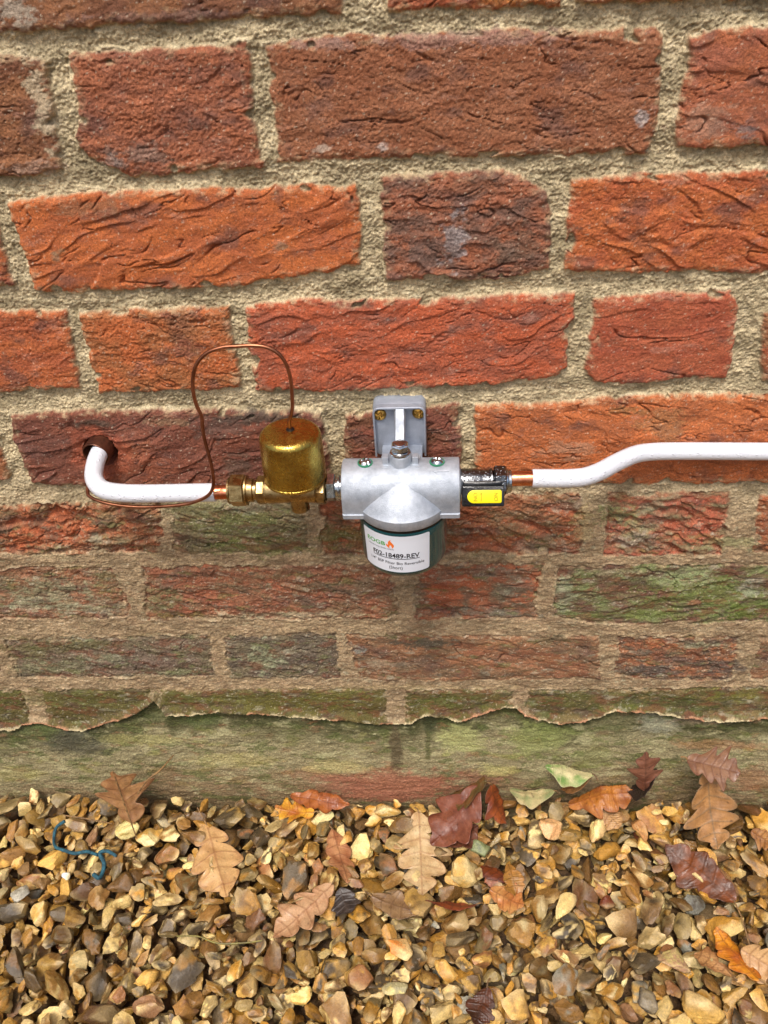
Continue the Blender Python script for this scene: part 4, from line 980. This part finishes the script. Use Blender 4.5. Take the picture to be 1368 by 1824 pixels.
# cap / flange, gasket, bowl
BX, BY = AX+.6, AY-1.0
mb = MB(); mb.lathe([(0, -252.5), (8, -253.2), (14, -256.2), (18, -260.0), (22, -263.1), (26, -267.5), (29, -271.4), (31.3, -274.8), (31.75, -275.2), (31.8, -275.7), (31.7, -281.8), (31.2, -282.6), (26, -282.6)], (BX, BY, 0), 'z', 128)
mb.build('bowl_cap', M_alu, fl)
MB().lathe([(25, -282.4), (30.0, -282.5), (30.4, -283), (30.3, -285.4), (25, -285.5)], (BX, BY, 0), 'z', 96).build('gasket', M_black, fl)
pr = [(26, -285.2), (30.6, -285.3), (30.9, -286.2), (30.5, -292), (30.1, -305), (29.8, -315)]
for i in range(1, 9):
    a = math.pi/2*i/8; pr.append((20.8+9*math.cos(a), -318-10*math.sin(a)))
pr += [(8, -328.6), (0, -328.6)]
bowl = MB().lathe(pr, (BX, BY, 0), 'z', 128).build('filter_bowl', M_green, fl)
# label wrapped round the bowl
def bowl_r(z): return float(np.interp(-z, [285.3, 286.2, 292, 305, 315, 320, 330], [30.6, 30.9, 30.5, 30.1, 29.8, 29.6, 26]))
LC = math.radians(-90-11)                                      # centre direction of the label
def onbowl(s_, z, d):                                          # s_: arc length from the label centre, mm
    a = LC+s_/30.3; r_ = bowl_r(z)+d; return (BX+r_*math.cos(a), BY+r_*math.sin(a), z)
LZT, LZB, LW = -287.0, -319.3, 25.0
mb = MB(); NA_, NZ_ = 60, 30; V = []; F = []
for j in range(NZ_+1):
    for i in range(NA_+1):
        s_ = -LW+2*LW*i/NA_; z_ = LZT+(LZB-LZT)*j/NZ_
        cr_ = 1.6; dx = max(0, abs(s_)-(LW-cr_)); dz = max(0, max(LZT-cr_, z_)-(LZT-cr_)) if z_ > LZT-cr_ else (max(0, (LZB+cr_)-z_))
        if dx > 0 and dz > 0:
            m_ = math.hypot(dx, dz)
            if m_ > cr_: s_ = math.copysign(LW-cr_+dx*cr_/m_, s_); z_ = (LZT-cr_+dz*cr_/m_) if z_ > LZT-cr_ else (LZB+cr_-dz*cr_/m_)
        V.append(onbowl(s_, z_, .18))
w_ = NA_+1
for j in range(NZ_):
    for i in range(NA_): F.append((j*w_+i, j*w_+i+1, (j+1)*w_+i+1, (j+1)*w_+i))
nV = len(V); V += [onbowl(*( (0,0,0) ), ) if False else v for v in V]
mb.add(V[:nV], F); label = mb.build('label', M_label, bowl)
def text_mesh(txt, size, bold=0.0):
    cu = bpy.data.curves.new('t', 'FONT'); cu.body = txt; cu.size = size; cu.align_x = 'CENTER'; cu.offset = bold; cu.resolution_u = 3
    ob = bpy.data.objects.new('t', cu); sc.collection.objects.link(ob)
    dg = bpy.context.evaluated_depsgraph_get(); me = bpy.data.meshes.new_from_object(ob.evaluated_get(dg))
    V = np.array([v.co[:] for v in me.vertices]); F = [tuple(p.vertices) for p in me.polygons]
    bpy.data.objects.remove(ob); bpy.data.meshes.remove(me); bpy.data.curves.remove(cu); return V, F
def wrap_text(name, txt, cap, s0_, z0_, mat, bold, width, parent=label, d=.32):
    V, F = text_mesh(txt, 1.0, bold); k_ = cap/V[:, 1].max(); sx = width/(V[:, 0].max()-V[:, 0].min()); V = V.copy(); V[:, 0] -= (V[:, 0].max()+V[:, 0].min())/2; V[:, 1] *= k_
    P = [onbowl(s0_+v[0]*sx, z0_+v[1], d) for v in V]
    mb = MB(); mb.add(P, F); o = mb.build(name, mat, parent, False); return o
wrap_text('logo_lettering', 'EOGB', 3.3, -13.4, -296.4, M_inkg, .018, 15.0)
wrap_text('small_print', 'Sustainable energy, flexible solutions', 1.15, -10.3, -299.4, M_ink, 0, 20.5)
wrap_text('part_number', 'F02-18489-REV', 3.9, 0.6, -306.2, M_ink, .02, 33.5)
mb = MB(); nseg = 40
V = []; F = []
for i in range(nseg+1):
    s_ = -16.2+33.6*i/nseg; V += [onbowl(s_, -307.3, .32), onbowl(s_, -306.8, .32)]
for i in range(nseg): F.append((2*i, 2*i+2, 2*i+3, 2*i+1))
mb.add(V, F); mb.build('underline', M_ink, label, False)
wrap_text('product_line', '1/4" BSP Filter Bio Reversible', 2.5, 1.0, -312.2, M_ink, 0.004, 39.5)
wrap_text('product_line', '(Short)', 2.7, 0.6, -316.4, M_ink, 0.004, 9.5)
fla = [(0, -3.4), (-1.4, -2.9), (-2.5, -1.5), (-2.9, .3), (-1.9, -.4), (-1.3, -.2), (-1.5, 1.2), (-.9, 2.6), (.5, 4.0), (.3, 2.6), (1.2, 1.4), (2.2, .2), (2.5, -1.2), (1.9, -2.6), (.9, -3.3), (1.1, -2.2), (.6, -1.2), (-.2, -.5), (-.4, -1.5), (-.9, -2.3)]
mb = MB(); mb.add([onbowl(-2.4+a*1.05, -294.6+b*1.05, .32) for a, b in fla], [tuple(range(len(fla)))]); mb.build('flame_logo', M_inko, label, False)
# bleed screws on green sealing washers
for k_, (xx) in enumerate((-49.0, -1.2)):
    c_ = (xx, AY, AZ+rB-.6)
    ws = MB().lathe([(3, 0), (5.0, 0), (5.2, .4), (5.0, 1.3), (3, 1.4)], c_, 'z', 36).build('sealing_washer', M_washer, fl)
    mb = MB(); V = []; F = []; NR, NA = 8, 48; r_ = 4.5; rt = .5+k_*.9
    for i in range(NR+1):
        rr_ = r_*i/NR
        for k in range(NA):
            a = 2*math.pi*k/NA; x_, y_ = rr_*math.cos(a), rr_*math.sin(a); u = x_*math.cos(rt)+y_*math.sin(rt); v_ = -x_*math.sin(rt)+y_*math.cos(rt)
            slot = (abs(u) < .6) or (abs(v_) < .6 and rr_ < 2.8)
            V.append((c_[0]+x_, c_[1]+y_, c_[2]+1.3+2.2*(1-(i/NR)**3)*1.0+(-1.2 if slot and i < NR else 0)))
    for i in range(NR):
        for k in range(NA): l = (k+1) % NA; F.append((i*NA+k, i*NA+l, (i+1)*NA+l, (i+1)*NA+k))
    mb.add(V, F); mb.build('bleed_screw', M_chrome, fl, True)
# top boss, lugs and hex bolt
tb_ = (AX+.1, AY+1.0, 0)
mb = MB(); mb.lathe([(7.5, -262), (7.5, -243.2), (7.1, -242.6), (0, -242.6)], tb_, 'z', 48); boss = mb.build('top_boss', M_alu, fl)
for sx_ in (-1, 1):
    mb = MB()
    cxl = tb_[0]+sx_*9.9
    mb.poly(rrect(cxl-2.0, cxl+2.0, tb_[1]-3.2, tb_[1]+2.6, .5, 2), -262, -244.2, lambda a, b, d: (a, b, d), .4)
    mb.build('boss_lug', M_alu, boss)
mb = MB(); mb.poly(rrect(tb_[0]-13.2, tb_[0]+13.2, tb_[1]-6.5, tb_[1]+9, 1.0, 3), -262, -249.6, lambda a, b, d: (a, b, d), .5); mb.build('boss_seat', M_alu, boss)
mb = MB(); mb.lathe([(0, -242.7), (6.9, -242.6), (7.0, -242.2), (6.8, -241.3), (6.2, -241.0), (6.2, -240.4), (5.9, -240.1), (0, -240.1)], tb_, 'z', 40)
bolt = mb.build('washer', M_chrome, boss)
mb = MB(); mb.prism(6, 6.2, tb_, -240.2, -235.2, 'z', math.radians(30), .7); mb.lathe([(4.3, -235.3), (3.9, -234.7), (3.0, -235.3), (0, -235.6)], tb_, 'z', 30); mb.build('hex_bolt', M_chrome, boss)
# plated nipple on the inlet side
np_ = thing('hex_nipple', (-70, AY, AZ), 'zinc plated hexagonal nipple joining the brass valve to the filter', 'pipe fitting')
mb = MB(); mb.prism(6, 9.8, (0, AY, AZ-.5), -76.4, -70.2, 'x', math.radians(12), .8); mb.build('hex', M_chrome, np_)
mb = MB(); mb.lathe([(6.2, -70.5), (6.2, -68.6), (8.6, -68.4), (8.6, -67.4), (6.5, -67.2), (6.5, -64.8)], (0, AY, AZ-.5), 'x', 40); mb.build('collar', M_chrome, np_)

# ------------------------------------------------------------------ isolating valve with yellow lever
iz = -265.6
iv = thing('isolating_valve', (30, AY, iz), 'dark plated isolating valve with a black lever and yellow ON insert', 'valve')
c = (0, AY, iz)
mb = MB(); mb.lathe([(7.2, 13.6), (7.6, 14), (8.8, 14.6), (9.0, 16), (9.0, 25), (8.4, 27), (8.2, 33.4), (9.0, 34), (9.0, 35.4), (7.6, 36), (7.2, 37)], c, 'x', 48)
mb.build('valve_body', M_nickel, iv)
MB().prism(6, 10.4, (0, AY, iz+.4), 36.4, 45.0, 'x', math.radians(6), 1.1).build('compression_nut', M_nickel, iv)
MB().lathe([(8.8, 44.6), (8.6, 45.6), (7.8, 46.4), (7.6, 48.0), (6.9, 48.4), (5.2, 48.4)], c, 'x', 40).build('nut_collar', M_chrome, iv)
# lever: a wedge-shaped handle on the front of the valve
lv0 = np.array([14.6, -54.5, -261.5])
la = math.radians(28)                                          # face leans back by this much
ey = np.array([0, math.sin(la), math.cos(la)]); en = np.array([0, -math.cos(la), math.sin(la)])
lc = np.array([(15.2+43.4)/2-.4, -58.0, -266.6])
def lf(a, b, d): p = lc+a*np.array([1., 0, -.0])+b*ey+d*en; return tuple(p)
hw = 13.9
mb = MB(); mb.poly(rrect(-hw, hw, -8.2, 5.2, 1.0, 3), -5.0, 1.2, lf, .5)
lev = mb.build('lever', M_blackpl, iv)
mb = MB(); mb.poly(rrect(-hw+.6, hw-1.2, 4.6, 8.4, .8, 3), -8.0, -.6, lf, .8); mb.build('lever_skirt', M_blackpl, lev)
MB().lathe([(4.6, -55), (4.6, -50)], (29, 0, iz-1), 'y', 24).build('lever_spindle', M_blackpl, lev)
ins = rrect(-hw+4.2, hw-1.6, -6.4, 2.9, .9, 4)
ins = [(a, b) for a, b in ins]
a0_, a1_ = -hw+3.4, hw-1.8; pts = [(a1_-.8, -5.9), (a1_, -5.1), (a1_, 2.0), (a1_-.8, 2.8)]+[(a0_+4.35-4.35*math.sin(math.radians(i*15)), -1.55+4.35*math.cos(math.radians(i*15))) for i in range(0, 13)]
mb = MB(); mb.poly(pts, .9, 2.0, lf, .35); yi = mb.build('yellow_insert', M_yellow, lev)
def flat_text(name, txt, size, a_, b_, rot, mat, parent, d=2.0, th=.3, bold=.05):
    V, F = text_mesh(txt, size, bold); c_, s_ = math.cos(rot), math.sin(rot); mb = MB(); n = len(V)
    P = [lf(a_+v[0]*c_-v[1]*s_, b_+v[0]*s_+v[1]*c_, d+th) for v in V]
    mb.add(P, F); mb.build(name, mat, parent, False)
flat_text('raised_lettering', 'ON', 3.7, -6.4, -1.6, math.radians(-90), M_yellow2, yi)
flat_text('raised_lettering', 'ON', 3.7, 9.6, -1.6, math.radians(90), M_yellow2, yi)
mb = MB(); mb.poly([(-1.6, -4.4), (-1.1, -4.4), (-1.1, .2), (-.5, .2), (-1.35, 1.4), (-2.2, .2), (-1.6, .2)], 1.9, 2.3, lf); mb.build('raised_arrow', M_yellow2, yi, False)

for o in bpy.data.objects:
    if '_o' in o.keys(): del o['_o']
